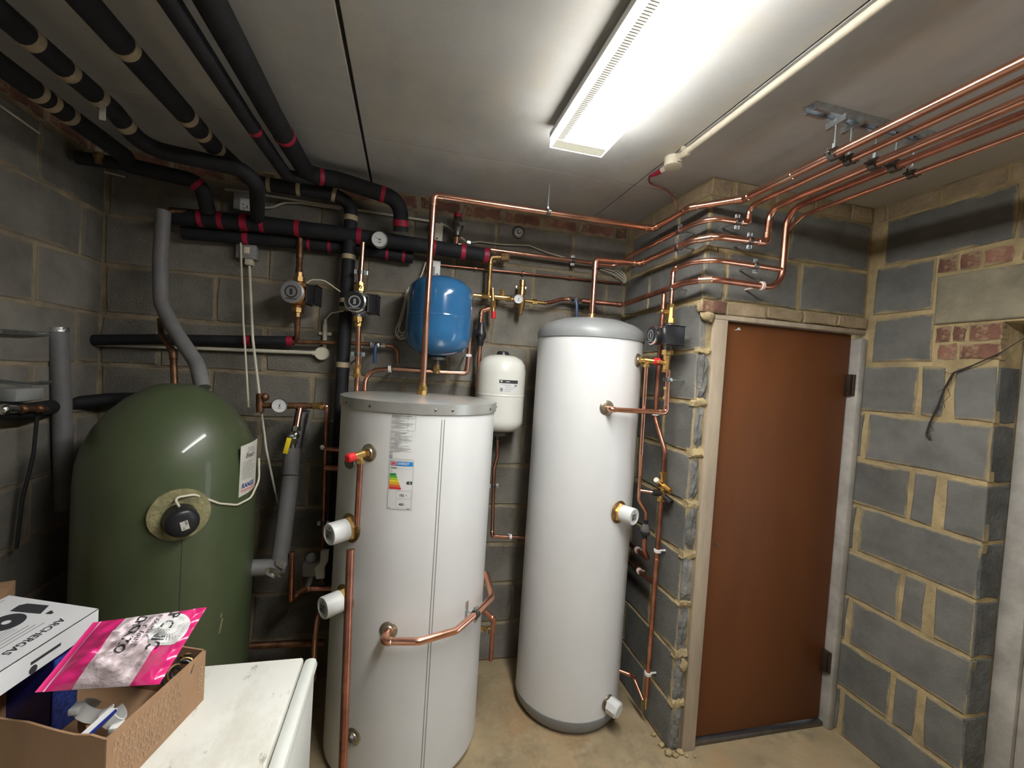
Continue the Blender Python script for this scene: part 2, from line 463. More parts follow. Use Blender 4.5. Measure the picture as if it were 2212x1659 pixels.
FINE = {'small_print', 'table_rules', 'fine_print', 'scale_marks', 'outline_print', 'label_border', 'figures', 'bag_lettering', 'emblem_rays', 'sticker_print', 'brand_print', 'side_print', 'print', 'face_print'}
class Decal:
    """flat print laid on a surface given by F(u, v, lift)"""
    def __init__(self, F): self.F = F; self.b = B()
    def rect(self, u0, u1, v0, v1, lift=0.0012, nu=1):
        self.b.grid([[self.F(u0 + (u1 - u0) * i / nu, v, lift) for i in range(nu + 1)] for v in (v0, v1)]); return self
    def poly(self, pts, lift=0.0012):
        self.b.face([self.F(u, v, lift) for u, v in pts]); return self
    def text(self, s, u, v, size, lift=0.0016, sx=1.0, center=False, rot=0.0, shear=0.0, bold=0.0):
        vs, fs = text2d(s, size)
        w = max((p[0] for p in vs), default=0) * sx
        du = -w / 2 if center else 0
        c, sn = math.cos(rot), math.sin(rot)
        for ob in ([(0, 0)] if not bold else [(0, 0), (bold, 0), (0, bold), (bold, bold)]):
            V = []
            for x, y in vs:
                X = x * sx + du + shear * y + ob[0]; Y = y + ob[1]
                V.append(self.b.bm.verts.new(self.F(u + X * c - Y * sn, v + X * sn + Y * c, lift + 0.00005 * (ob[0] + 2 * ob[1]) / max(bold, 1e-6))))
            for f in fs:
                try: self.b.bm.faces.new([V[i] for i in f])
                except ValueError: pass
        return self
    def disc(self, u, v, r, lift=0.0012, seg=24, r0=0.0, su=1.0, rings=1):
        if r0:
            for i in range(seg):
                a, a2 = 2 * math.pi * i / seg, 2 * math.pi * (i + 1) / seg
                self.poly([(u + su * r0 * math.cos(a), v + r0 * math.sin(a)), (u + su * r * math.cos(a), v + r * math.sin(a)),
                           (u + su * r * math.cos(a2), v + r * math.sin(a2)), (u + su * r0 * math.cos(a2), v + r0 * math.sin(a2))], lift)
        elif rings > 1:
            for q in range(rings): self.disc(u, v, r * (q + 1) / rings, lift, seg, max(r * q / rings, r * .02), su)
        else:
            self.poly([(u + su * r * math.cos(2 * math.pi * i / seg), v + r * math.sin(2 * math.pi * i / seg)) for i in range(seg)], lift)
        return self
    def out(self, name, m, parent, label=None):
        o = emit(name, self.b, m, parent, smooth=False, label=label)
        if name in FINE: o['kind'] = 'stuff'
        return o

def on_cyl(cx, cy, r, a0, z0, k=1.0):
    """surface of a standing cylinder; u runs to the right, v up"""
    def F(u, v, lift):
        a = a0 + u * k / r
        return Vector((cx + (r + lift) * math.sin(a), cy - (r + lift) * math.cos(a), z0 + v * k))
    return F
def on_plane(o, U, V):
    o = Vector(o); U = Vector(U).normalized(); V = Vector(V).normalized(); n = U.cross(V)
    return lambda u, v, lift: o + U * u + V * v + n * lift

# ------------------------------------------------------------------ masonry
def masonry_mesh(w, h, d, seed, jit=0.003, cham=0.005):
    """one block or brick: front face looks along -y, origin at its lower left back corner"""
    rn = random.Random(seed)
    base = [(0, 0), (w / 2, 0), (w, 0), (w, h / 2), (w, h), (w / 2, h), (0, h), (0, h / 2)]
    j = lambda k: rn.uniform(-k, k)
    out = [(x + j(jit), z + j(jit)) for x, z in base]
    cx, cz = w / 2, h / 2
    b = B()
    back = [b.bm.verts.new((x, 0, z)) for x, z in out]
    mid = [b.bm.verts.new((x, -d + cham * 0.8, z)) for x, z in out]
    fr = [b.bm.verts.new((x + (cx - x) / abs(cx - x + 1e-9) * cham * (0 if abs(cx - x) < .02 else 1),
                          -d + j(0.0012), z + (cz - z) / abs(cz - z + 1e-9) * cham * (0 if abs(cz - z) < .01 else 1))) for x, z in out]
    ct = b.bm.verts.new((cx, -d + j(0.001), cz))
    n = 8
    for i in range(n):
        k = (i + 1) % n
        b.bm.faces.new((back[i], back[k], mid[k], mid[i]))
        b.bm.faces.new((mid[i], mid[k], fr[k], fr[i]))
        b.bm.faces.new((fr[i], fr[k], ct))
    bmesh.ops.recalc_face_normals(b.bm, faces=b.bm.faces)
    me = bpy.data.meshes.new('block'); b.bm.to_mesh(me); b.bm.free()
    return me

def broken_mesh(w, h, d, seed):
    """a block end with a rough broken face"""
    rn = random.Random(seed); b = B()
    nx, nz = 4, 5
    rows = []
    for i in range(nz + 1):
        row = []
        for k in range(nx + 1):
            e = i in (0, nz) or k in (0, nx)
            row.append((w * k / nx + rn.uniform(-.003, .003), -d + (0.012 if e else 0) + rn.uniform(-.009, .005), h * i / nz + rn.uniform(-.004, .004)))
        rows.append(row)
    b.grid(rows)
    r = [rows[0], [q[-1] for q in rows], rows[-1], [q[0] for q in rows]]
    for line in r:
        b.grid([line, [(p[0], 0, p[2]) for p in line]])
    bmesh.ops.remove_doubles(b.bm, verts=b.bm.verts, dist=1e-4)
    bmesh.ops.recalc_face_normals(b.bm, faces=b.bm.faces)
    me = bpy.data.meshes.new('broken_block'); b.bm.to_mesh(me); b.bm.free()
    return me

BLOCKS = {}
def bmesh_for(kind, w, h):
    key = (kind, round(w, 2), round(h, 3), random.randrange(5))
    if key not in BLOCKS:
        me = masonry_mesh(key[1], h, 0.03 if 'brick' not in kind else 0.029, int(key[1]*1000)*7+int(h*1000)*13+key[3]*101+len(kind), 0.0055 if 'brick' not in kind else 0.005)
        me.materials.append(MATS[kind]); BLOCKS[key] = me
    return BLOCKS[key], w / key[1]

MJ = 0.015     # mortar joint
def lay(wall, kind, u0, u1, z0, z1, frame, name=None):
    """one block between u0..u1 along the wall and z0..z1; frame = (origin, rotz)"""
    (ox, oy), rz = frame
    me, sx = bmesh_for(kind, u1 - u0, z1 - z0)
    c, s = math.cos(rz), math.sin(rz)
    # the block's back sits 25 mm inside the wall plane, its face 4 mm proud of the mortar
    x = ox + u0 * c + 0.028 * -s; y = oy + u0 * s + 0.028 * c
    return inst(name or kind.split('_')[0], me, (x, y, z0), wall, rz, (sx, 1, 1))

def course(wall, kind, u0, u1, z0, z1, frame, off, length=0.45):
    """a running course cut at u0 and u1"""
    k = math.floor((u0 - off) / length)
    a = off + k * length
    while a < u1:
        s, e = max(a + MJ / 2, u0), min(a + length - MJ / 2, u1)
        s += random.uniform(-.003, .003) * (s > u0); e += random.uniform(-.003, .003) * (e < u1)
        if e - s > 0.03: lay(wall, kind, s, e, z0 + MJ / 2, z1 - MJ / 2, frame)
        a += length

TOPZ = 11 * COURSE
# floor: one cast slab
b = B(); b.bx(XL - .2, XR + .5, YF - .2, D + .2, -0.12, 0)
floor = structure(emit('floor', b, 'floor_concrete', smooth=False))
# ceiling: boards with open joints between them, under a dark void
b = B(); b.bx(XL - .2, XR + .5, YF - .2, D + .2, HC + 0.014, HC + 0.12)
ceiling = structure(emit('ceiling', b, 'ceiling_gap', smooth=False))
xs = [(XL - .1, -0.226), (-0.214, 0.978), (0.984, XR + .4)]
ys = [(YF - .1, -0.60), (-0.597, (0.550, 1.872, 2.556)[1] - .002), ((0.550, 1.872, 2.556)[1] + .001, D + .1)]
for x0, x1 in xs:
    for y0, y1 in ys:
        b = B(); b.bx(x0, x1, y0, y1, HC, HC + 0.0135, 0.0015); emit('ceiling_board', b, 'ceiling_board', ceiling, smooth=False)

# back wall
b = B(); b.bx(XL - .15, XB + .05, D + 0.004, D + 0.15, 0, HC)
wall_back = structure(emit('wall_back', b, 'mortar_dark', smooth=False))
fr = ((0, D), 0.0)
for k in range(11):
    course(wall_back, 'block_dirty', XL + .004, XB - .012, k * COURSE, (k + 1) * COURSE, fr, -0.905 + (0.225 if k % 2 else 0.0))
course(wall_back, 'brick', XL + .004, XB - .012, TOPZ, HC - .004, fr, 0.02, 0.225)

# left wall
b = B(); b.bx(XL - .15, XL - 0.004, YF, D + .004, 0, HC)
wall_left = structure(emit('wall_left', b, 'mortar_dark', smooth=False))
fr = ((XL, 0), math.pi / 2)
for k in range(11):
    course(wall_left, 'block_dirty', 0.2, D - .014, k * COURSE, (k + 1) * COURSE, fr, 2.02 + (0.225 if k % 2 else 0.0))
course(wall_left, 'brick', 0.2, D - .014, TOPZ, HC - .004, fr, 0.02, 0.225)

# the short wall with the copper pipes (looks towards -x)
b = B(); b.bx(XB + 0.004, XB + .06, DB + 0.0065, D + .1, 0, HC)
wall_side = structure(emit('wall_alcove', b, 'mortar', smooth=False))
fr = ((XB, 0), -math.pi / 2)       # u = -y
for k in range(11):
    z0, z1 = k * COURSE, (k + 1) * COURSE
    course(wall_side, 'block', -(D - .014), -(DB + .002), z0, z1, fr, -DB - 0.45 * 3 if k % 2 else -DB - 0.225 - 0.45 * 3)
course(wall_side, 'brick_smeared', -(D - .014), -(DB + .002), TOPZ, HC - .004, fr, -DB - 0.225 * 5, 0.225)

# the wall with the brown door (looks towards -y)
DX0, DX1, DZ = 1.296, 2.146, 1.966      # opening for the door frame
b = B()
b.bx(XB + .0605, DX0, DB + .006, DB + .12, 0, HC)
b.bx(DX0, XR + .05, DB + .006, DB + .12, DZ, HC)
wall_door = structure(emit('wall_door', b, 'mortar', smooth=False))
fr = ((0, DB), 0.0)
for k in range(8):
    me = broken_mesh(DX0 - XB - .010, COURSE - .02 - random.uniform(0, .012), 0.034 + random.uniform(-.004, .008), 50 + k)
    me.materials.append(MATS['block_broken'])
    inst('block', me, (XB + .003, DB + .03, k * COURSE + .010), wall_door)
z0 = 9 * COURSE
for u0, u1 in ((XB + .002, 1.335), (1.352, 1.735), (1.75, XR - .012)): lay(wall_door, 'block', u0, u1, z0 + .008, z0 + COURSE - .008, fr)
for u0, u1 in ((XB + .002, 1.66), (1.675, XR - .012)): lay(wall_door, 'block', u0, u1, z0 + COURSE + .006, TOPZ - .006, fr)
for i, (u0, u1) in enumerate(((XB + .004, 1.35), (1.362, 1.57), (1.582, 1.79), (1.80, 2.0), (2.012, XR - .012))):
    lay(wall_door, 'brick_smeared', u0, u1, TOPZ + .006, HC - .004, fr)
# thin brick course resting on the door head
for i, (u0, u1) in enumerate(((1.215, 1.345), (1.352, 1.56), (1.567, 1.76), (1.768, 1.965), (1.972, XR - .006))):
    o = lay(wall_door, 'brick_smeared' if i else 'brick', u0, u1, 1.972, 2.024, fr); o.location.y -= 0.014 if i else 0.022
# mortar squeezed out of the joints beside the door frame
def lump(parent, c, s, seed, m='mortar', name='mortar_lump'):
    rn = random.Random(seed); b = B()
    q = bmesh.ops.create_icosphere(b.bm, subdivisions=2, radius=1)
    for v in q['verts']:
        k = rn.uniform(.72, 1.15); v.co = Vector((c[0] + v.co.x * s[0] * k, c[1] + v.co.y * s[1] * k, c[2] + v.co.z * s[2] * k))
    return emit(name, b, m, parent, angle=60)
def mortar_bed(parent, x0, x1, z, h, d, seed):
    """a ragged bed of squeezed mortar standing out of a joint"""
    rn = random.Random(seed); b = B(); nx = 6; rows = []
    for f in (-.55, -.2, .25, .6):
        rows.append([(x0 + (x1 - x0) * i / nx + rn.uniform(-.003, .003), DB + .004 - d * (1 - abs(f) * 1.2) * rn.uniform(.5, 1.3), z + f * h + rn.uniform(-.006, .006)) for i in range(nx + 1)])
    b.grid(rows)
    for line in (rows[0], rows[-1], [r[0] for r in rows], [r[-1] for r in rows]): b.grid([line, [(p[0], DB + .03, p[2]) for p in line]])
    bmesh.ops.remove_doubles(b.bm, verts=b.bm.verts, dist=1e-4)
    return emit('mortar_bed', b, 'mortar', parent, angle=25)
for k in range(1, 9):
    mortar_bed(wall_door, XB - .004, DX0 - .001, k * COURSE + random.uniform(-.005, .006), random.uniform(.022, .036), random.uniform(.010, .018), k * 7)
for i, (x, y, r) in enumerate(((1.232, 1.655, .022), (1.255, 1.64, .016), (1.285, 1.652, .020), (1.225, 1.70, .018), (1.31, 1.632, .010), (1.222, 1.76, .013), (1.226, 1.86, .010), (1.345, 1.625, .008))):
    lump(wall_door, (x, y, r * .45), (r, r * .8, r * .6), 200 + i, name='mortar_rubble')
lump(wall_door, (1.262, DB - .006, 1.955), (.04, .02, .028), 91)
lump(wall_door, (1.235, DB + .002, 1.995), (.025, .02, .03), 92)
lump(wall_door, (1.275, DB - .008, 0.40), (.02, .014, .03), 93)

# right wall up to the outer doorway (looks towards -x)
b = B()
b.bx(XR + .005, XR + .27, YE + .002, DB + .1, 0, HC)
b.bx(XR + .005, XR + .27, YF, YE + .002, 1.962, HC)
b.bx(XR + .005, XR + .27, YF, 0.2, 0, 1.962)
wall_right = structure(emit('wall_right', b, 'mortar', smooth=False))
fr = ((XR, 0), -math.pi / 2)
def rowR(z0, z1, cuts, kind='block'):
    for y1, y0 in cuts: lay(wall_right, kind, -y1, -y0, z0, z1, fr)
for k in range(8):
    z0, z1 = k * COURSE + .008, (k + 1) * COURSE - .008
    if k % 2: rowR(z0, z1, [(1.655, 1.425), (1.402, 1.325), (1.285, YE)])
    else: rowR(z0, z1, [(1.658, 1.635), (1.612, YE)])
rowR(8 * COURSE + .014, 9 * COURSE - .004, [(1.615, 1.378)])
rowR(9 * COURSE + .008, 10 * COURSE + .004, [(1.63, 1.395)])
rowR(10 * COURSE + .016, TOPZ - .004, [(1.598, 1.15), (1.135, .69), (.675, .23)])
rowR(TOPZ + .006, HC - .004, [(1.655, 1.62), (1.605, 1.40), (1.385, 1.19), (1.175, .97), (.955, .75), (.735, .53)], 'brick_smeared')
rowR(1.896, 1.958, [(1.368, 1.318), (1.308, 1.268), (1.258, YE)], 'brick')
rowR(1.822, 1.886, [(1.355, 1.295), (1.285, YE)], 'brick')
rowR(2.185, 2.247, [(1.385, 1.32), (1.305, 1.245), (1.23, 1.15), (1.12, .98), (.965, .78)], 'brick')
me = masonry_mesh(1.18, 0.205, 0.034, 5, 0.006); me.materials.append(MATS['lintel'])
inst('lintel', me, (XR + .028, 1.378, 1.967), wall_right, -math.pi / 2)
# blocks seen end-on in the reveal of the outer doorway
for k in range(8):
    me, sx = bmesh_for('block_end', 0.115, COURSE - .016)
    inst('block', me, (XR + .004, YE + .028, k * COURSE + .008), wall_right, 0, (sx, 1, 1))

# walls behind the camera
b = B(); b.bx(XL - .15, XR + .27, YF - .15, YF, 0, HC)
wall_front = structure(emit('wall_front', b, 'block', smooth=False))

# outer doorway: painted frame at the right edge
b = B(); b.bx(2.268, 2.335, 1.085, 1.158, 0, 1.955, 0.004)
b.bx(2.268, 2.335, 0.2, 1.085, 1.89, 1.955, 0.004)
trim = structure(emit('trim_1', b, 'frame_paint'))

b = B(); b.bx(2.285, 2.325, 0.72, 1.084, 0, 1.889, 0.003)  # unseen panel added to keep daylight off the reveal blocks
baffle = structure(emit('daylight_baffle', b, 'frame_paint'))
# brown door in its frame
b = B(); b.bx(DX0 + .072, DX1 - .046, DB + .022, DB + .06, 0.03, 1.944, 0.003)
door = structure(emit('door_1', b, 'door_brown', loc=(DX0, DB, 0)))
b = B(); b.bx(DX0 + .002, DX0 + .070, DB - .012, DB + .07, 0, 1.945, 0.003)
emit('door_jamb', b, 'frame_wood', door)
b = B(); b.bx(DX1 - .040, DX1 - .002, DB - .024, DB + .07, 0, 1.925, 0.008)
emit('door_jamb', b, 'frame_paint', door)
b = B(); b.bx(DX0 + .002, DX1 - .002, DB - .010, DB + .07, 1.946, 1.968, 0.003)
emit('door_head', b, 'frame_wood', door)
b = B(); b.bx(DX0 + .02, DX1 - .02, DB + .004, DB + .07, 0.0, 0.022, 0.004)
emit('threshold', b, 'dark_steel', door)
for z in (1.70, 0.33):
    b = B(); b.bx(DX1 - .066, DX1 - .036, DB - .004, DB + .03, z - .05, z + .05, 0.002)
    b.cyl((DX1 - .046, DB - .008, z - .05), (DX1 - .046, DB - .008, z + .05), .007, seg=10)
    emit('hinge', b, 'hinge_brown', door)
b = B(); b.face([(1.437, DB + .021, 1.912), (1.462, DB + .021, 1.913), (1.452, DB + .021, 1.925)])
b.face([(1.427, DB + .0212, 1.910), (1.440, DB + .0212, 1.910), (1.446, DB + .0212, 1.915)])
emit('paper_scrap', b, 'paper', door, smooth=False)
b = B(); b.torus((2.085 - .05 - .61, DB + .02, .93), (0, 1, 0), .006, .0025, 10, 6)
emit('screw_hole', b, 'dark_steel', door)

# dusty cobweb hanging on the right wall
rn = random.Random(3)
cw = [(2.137, 1.092, 1.896), (2.137, 1.147, 1.848), (2.135, 1.231, 1.796), (2.133, 1.287, 1.768), (2.132, 1.312, 1.701), (2.130, 1.329, 1.624), (2.130, 1.351, 1.554), (2.130, 1.360, 1.504), (2.130, 1.343, 1.491)]
b = B(); b.tube(fillet(cw, [.02] * len(cw)), [0.0012] * 1 + [0.0016 + 0.0022 * min(1, i / 20) for i in range(1, len(fillet(cw, [.02] * len(cw))))], 6)
web = tag(emit('cobweb', b, 'cobweb', loc=cw[-1]), 'dark dusty cobweb strand hanging on the right block wall', 'cobweb')
for i in range(7):
    a = Vector(cw[3 + i % 4]); b = B()
    p = [a]
    for k in range(4): p.append(p[-1] + Vector((rn.uniform(-.002, .002), rn.uniform(-.02, .02), rn.uniform(-.03, .008))))
    b.tube(p, 0.0011, 5); emit('thread', b, 'cobweb', web)

# ------------------------------------------------------------------ ceiling lamp
LX, LW, LY0, LY1 = 0.557, 0.200, -0.30, 1.527
lamp = thing('fluorescent_lamp', 'long white fluorescent batten lamp with ribbed diffuser on the ceiling', 'lamp', (LX, (LY0 + LY1) / 2, HC))
b = B(); b.bx(LX - .05, LX + .05, LY0 + .06, LY1 - .06, 2.52, HC - .0005, 0.004); emit('mounting_spine', b, 'white_plastic', lamp)
b = B(); b.bx(LX - LW / 2 - .004, LX + LW / 2 + .004, LY0 - .004, LY1 + .004, 2.502, 2.526, 0.004); emit('housing', b, 'white_plastic', lamp)
mat('diffuser', (0.9, 0.9, 0.86), 0.4, var=0.02, emis=(0.985, 0.99, 0.965), estr=LAMP_STRENGTH)
mat('diffuser_side', (0.8, 0.8, 0.78), 0.35, var=0.02, emis=(1.0, 0.98, 0.92), estr=LAMP_STRENGTH * 0.28)
mat('diffuser_end', (0.8, 0.8, 0.74), 0.35, var=0.02, emis=(1.0, 0.94, 0.78), estr=0.72)
x0, x1, y0, y1, z0, z1 = LX - LW / 2, LX + LW / 2, LY0, LY1, 2.470, 2.503
mat('diffuser_wall', (0.8, 0.8, 0.78), 0.35, var=0.02, emis=(0.985, 0.99, 0.965), estr=LAMP_STRENGTH * 0.5)
b = B(); b.bx(x0, x0 + .004, y0, y1, z0, z1); emit('diffuser_side', b, 'diffuser_side', lamp, smooth=False)
b = B(); b.bx(x1 - .004, x1, y0, y1, z0, z1); emit('diffuser_side', b, 'diffuser_wall', lamp, smooth=False)
b = B(); b.bx(x0 + .004, x1 - .004, y0, y0 + .004, z0, z1); emit('diffuser_end', b, 'diffuser_wall', lamp, smooth=False)
b = B(); b.bx(x0 + .004, x1 - .004, y1 - .004, y1, z0, z1); emit('diffuser_end', b, 'diffuser_wall', lamp, smooth=False)
b = B(); b.bx(x0 + .004, x1 - .004, y0 + .004, y0 + .10, z0, z0 + .003); b.bx(x0 + .004, x1 - .004, y1 - .058, y1 - .004, z0, z0 + .003)
b.bx(x0 + .004, x0 + .030, y0 + .10, y1 - .058, z0, z0 + .003)
emit('diffuser_border', b, 'diffuser_end', lamp, smooth=False)
b = B(); b.bx(x0 + .0302, x1 - .0042, y0 + .1002, y1 - .0582, z0, z0 + .003); emit('diffuser', b, 'diffuser', lamp, smooth=False)
b = B()
n = 44
for i in range(n):
    x = x0 + .006 + (LW - .012) * i / (n - 1); b.bx(x - .0009, x + .0009, y1 - .058, y1 - .005, z0 - .0012, z0)
for i in range(185):
    y = y1 - .07 - i * .009; b.bx(x0 + .006, x0 + .029, y - .0012, y + .0012, z0 - .0012, z0)
r_ = emit('ribs', b, 'white_plastic', lamp, smooth=False); r_['kind'] = 'stuff'

# ------------------------------------------------------------------ shared fittings
def radial(c, a): return Vector((math.sin(a), -math.cos(a), 0))
def boss(parent, p, n, r=0.03, m='boss_metal', name='boss'):
    b = B(); b.lathe(Vector(p) - Vector(n) * .006, n, [(r, 0), (r, .007), (r * .86, .011), (r * .62, .012), (r * .55, .016)], 24)
    return emit(name, b, m, parent)
def hexn(b, p, q, r): b.cyl(p, q, r, seg=6)
def immersion(parent, p, n, r=0.036, ln=0.062, side='left', tilt=(0, 0, 0)):
    """white screw-on heater cover on a brass ring"""
    n = (Vector(n) + Vector(tilt)).normalized(); p = Vector(p)
    h = boss(parent, p, n, r * 1.38, 'brass_old', 'heater_flange')
    b = B(); b.cyl(p, p + n * .02, r * 1.16, seg=6); emit('brass_nut', b, 'brass', h)
    b = B(); b.lathe(p + n * .014, n, [(r, 0), (r, ln), (r * .95, ln + .004), (r * .80, ln + .0045), (r * .78, ln + .002)], 28)
    c = emit('heater_cover', b, 'white_plastic', parent, label='white round immersion heater cover')
    s = n.cross(Vector((0, 0, 1))).normalized(); t = s.cross(n)
    F = on_plane(p + n * (ln + .0165), -s, t)
    d = Decal(F); d.rect(-r * .5, r * .45, -r * .45, r * .35, .0008); d.out('rating_plate', 'ink_grey', c)
    d = Decal(F); d.disc(0, r * .58, r * .09, .0008, 10); d.rect(-r * .35, r * .2, r * .10, r * .2, .0012); d.rect(-r * .4, -r * .05, -r * .3, -r * .05, .0012)
    d.out('print', 'ink', c)
def relief(parent, p, n, capdir, down=True, s=1.0):
    """brass temperature relief valve with a red cap"""
    p = Vector(p); n = Vector(n).normalized(); cd = Vector(capdir).normalized()
    b = B(); b.cyl(p, p + n * .055 * s, .011 * s, seg=14); b.cyl(p + n * .012 * s, p + n * .024 * s, .017 * s, seg=6)
    q = p + n * .045 * s
    b.cyl(q - cd * .012 * s, q + cd * .03 * s, .014 * s, seg=16); b.cyl(q, q - Vector((0, 0, .032 * s)), .010 * s, seg=12)
    b.cyl(q - Vector((0, 0, .018 * s)), q - Vector((0, 0, .032 * s)), .015 * s, seg=6)
    v = emit('relief_valve', b, 'brass', parent)
    b = B(); b.lathe(q + cd * .03 * s, cd, [(.015 * s, 0), (.0175 * s, .003 * s), (.0165 * s, .026 * s), (.012 * s, .031 * s)], 12)
    emit('red_cap', b, 'red_plastic', v, label='red plastic valve cap')
    return q

# ------------------------------------------------------------------ middle hot water cylinder (400 litres)
MX, MY, MR, MZ = 0.073, 1.979, 0.3295, 1.5195
mid = thing('hot_water_cylinder', 'broad light grey hot water cylinder with flat silver lid and energy label', 'water tank', (MX, MY, 0))
b = B(); b.lathe((MX, MY, 0), (0, 0, 1), [(MR - .03, 0.002), (MR - .012, .012), (MR, .035), (MR, .04), (MR, .4), (MR, 1.0), (MR, MZ - .035), (MR, MZ - .03)], 96, (True, True)); emit('jacket', b, 'tank_white', mid)
b = B(); b.lathe((MX, MY, 0), (0, 0, 1), [(MR + .001, MZ - .042), (MR + .006, MZ - .042), (MR + .007, MZ - .002), (MR + .003, MZ), (0.02, MZ + .012)], 96, (False, True))
lid = emit('lid', b, 'tank_lid', mid, label='flat silver sheet lid with a folded rim')
for a in (-1.05, -.62, .13, .33, .98, 1.4, 2.2, -1.9, -2.6):
    n = radial(0, a); p = Vector((MX, MY, MZ - .024)) + n * (MR + .006)
    b = B(); b.lathe(p, n, [(.0055, 0), (.005, .002), (.002, .004)], 10); emit('screw', b, 'dark_steel', lid)
for a in (.213, .245):
    n = radial(0, a); b = B(); p = Vector((MX, MY, 0)) + n * (MR + .0004)
    b.box(p + Vector((0, 0, .74)), (.0022, .0022, 1.44), Matrix.Rotation(a, 3, 'Z')); emit('jacket_seam', b, 'tank_grey', mid)
# data sheet
sh = Decal(on_cyl(MX, MY, MR, -.352, 1.309, .975)); sh.rect(0, .094, 0, .200, .0008, 8); sheet = sh.out('data_sheet', 'paper', mid, 'printed data sheet full of small tables')
d = Decal(on_cyl(MX, MY, MR, -.352, 1.309, .975)); rn = random.Random(4)
z = .190
while z > .022:
    if not (.104 < z < .112): 
        u = .002 + rn.choice((0, 0, .014)); d.rect(u, .03 + rn.random() * .058, z, z + .0011, .0014, 3)
    z -= .0029
d.out('small_print', 'ink_grey', sheet)
d = Decal(on_cyl(MX, MY, MR, -.352, 1.309, .975))
d.rect(.002, .026, .188, .191, .0018); d.rect(.056, .064, .186, .194, .0018)
for z in (.183, .163, .158, .135, .108): d.rect(.001, .092, z, z + .0006, .0018, 6)
for u in (.063, .0915): d.rect(u, u + .0006, .112, .196, .0018)
for z in (.020, .012, .006, .001): d.rect(.001, .012, z, z + .0016, .0018)
d.out('table_rules', 'ink', sheet)
# energy label
F = on_cyl(MX, MY, MR, -.352, 1.118, .975)
d = Decal(F); d.rect(0, .096, 0, .192, .0008, 8); en = d.out('energy_label', 'paper', mid, 'energy rating label with coloured bars reading 102 and 400')
d = Decal(F)
for a in ((.002, .0032), (.0928, .094)): d.rect(a[0], a[1], .002, .190, .0012)
for a in ((.002, .0032), (.1888, .190)): d.rect(.002, .094, a[0], a[1], .0012, 6)
d.rect(.008, .09, .157, .1576, .0012, 4)
for v in (.044, .0745): 
    d.rect(.032, .092, v - .0285 + .028, v - .028 + .028, .0012, 4)
for (u0, u1, v0, v1) in ((.034, .0346, .042, .072), (.0884, .089, .042, .072), (.034, .089, .042, .0426), (.034, .089, .0714, .072),
                         (.034, .0346, .008, .036), (.0884, .089, .008, .036), (.034, .089, .008, .0086), (.034, .089, .0354, .036)):
    d.rect(u0, u1, v0, v1, .0012, 2)
d.out('label_border', 'ink_grey', en)
d = Decal(F); d.rect(.031, .091, .168, .185, .0012, 5); eb = d.out('energy_banner', 'eu_blue', en)
d = Decal(F); d.text('ENERGY', .034, .1725, .0125, .0016, .92, bold=.0006); d.out('energy_word', 'paper', eb)
d = Decal(F); d.rect(.006, .030, .168, .185, .0011, 2); fl = d.out('flag_field', 'ink_blue', en)
d = Decal(F); d.rect(.006, .030, .1735, .1795, .0014); d.rect(.015, .021, .168, .185, .0014)
d.poly([(.006, .168), (.009, .168), (.030, .183), (.030, .185), (.027, .185), (.006, .170)], .0014)
d.poly([(.027, .168), (.030, .168), (.030, .170), (.009, .185), (.006, .185), (.006, .183)], .0014); d.out('flag_white', 'paper', fl)
d = Decal(F); d.rect(.006, .030, .175, .178, .0018); d.rect(.0165, .0195, .168, .185, .0018)
d.poly([(.006, .168), (.0075, .168), (.030, .184), (.030, .185), (.0285, .185), (.006, .169)], .0017)
d.poly([(.0285, .168), (.030, .168), (.030, .169), (.0075, .185), (.006, .185), (.006, .184)], .0017); d.out('flag_red', 'ink_red', fl)
d = Decal(F); d.text('102', .045, .0515, .0135, .0014, .95, bold=.0005); d.text('W', .0685, .0535, .007, .0014); d.text('400', .045, .0165, .0135, .0014, .95, bold=.0005)
d.text('l', .0695, .0195, .008, .0014); d.rect(.008, .030, .159, .1615, .0014); d.rect(.008, .014, .006, .008, .0014); d.rect(.076, .088, .0035, .0055, .0014)
d.text('C', .0785, .1005, .009, .0022); d.out('figures', 'ink', en)
d = Decal(F); d.disc(.011, .148, .004, .0014, 14, .0028); d.out('tap_symbol', 'ink_grey', en)
for i in range(7):
    v = .132 - i * .0088; w = .026 + i * .0034
    d = Decal(F); d.poly([(.006, v), (.006 + w - .003, v), (.006 + w, v + .0036), (.006 + w - .003, v + .0072), (.006, v + .0072)], .0024)
    d.out('rating_bar', 'band%d' % i, en)
d = Decal(F); d.poly([(.068, .1045), (.074, .0985), (.0915, .0985), (.0915, .1105), (.074, .1105)], .0013); ar = d.out('rating_arrow', 'ink', en)
d = Decal(F); d.text('C', .079, .1008, .0105, .0024, bold=.0005); d.out('rating_letter', 'paper', ar)
# fittings on the jacket
def onM(a, z, k=0.0): return Vector((MX, MY, z)) + radial(0, a) * (MR + k)
n = radial(0, -.615); boss(mid, onM(-.615, 1.319), n, .034)
q = relief(mid, onM(-.615, 1.319), n, Vector((-.72, -.75, -.12)), s=1.0)
b = B(); b.lathe(q + Vector((-.035, .0, -.03)), (-.6, -.8, 0), [(.02, -.004), (.024, 0), (.022, .006)], 16); emit('drain_knob', b, 'dark_steel', mid)
b = B(); b.tube([q + Vector((0, 0, -.03)), q + Vector((0, 0, -.262))], .011, 14, (False, False)); b.tube([q + Vector((0, 0, -.03)), q + Vector((0, 0, -.262))], .0095, 14, (False, False))
emit('discharge_pipe', b, 'copper_dull', mid, label='short cut copper discharge pipe')
immersion(mid, onM(-.85, 1.015), radial(0, -.85), .041, .07, tilt=(-.16, -.1, -.03))
immersion(mid, onM(-.89, .731), radial(0, -.89), .041, .07, tilt=(-.16, -.1, -.03))
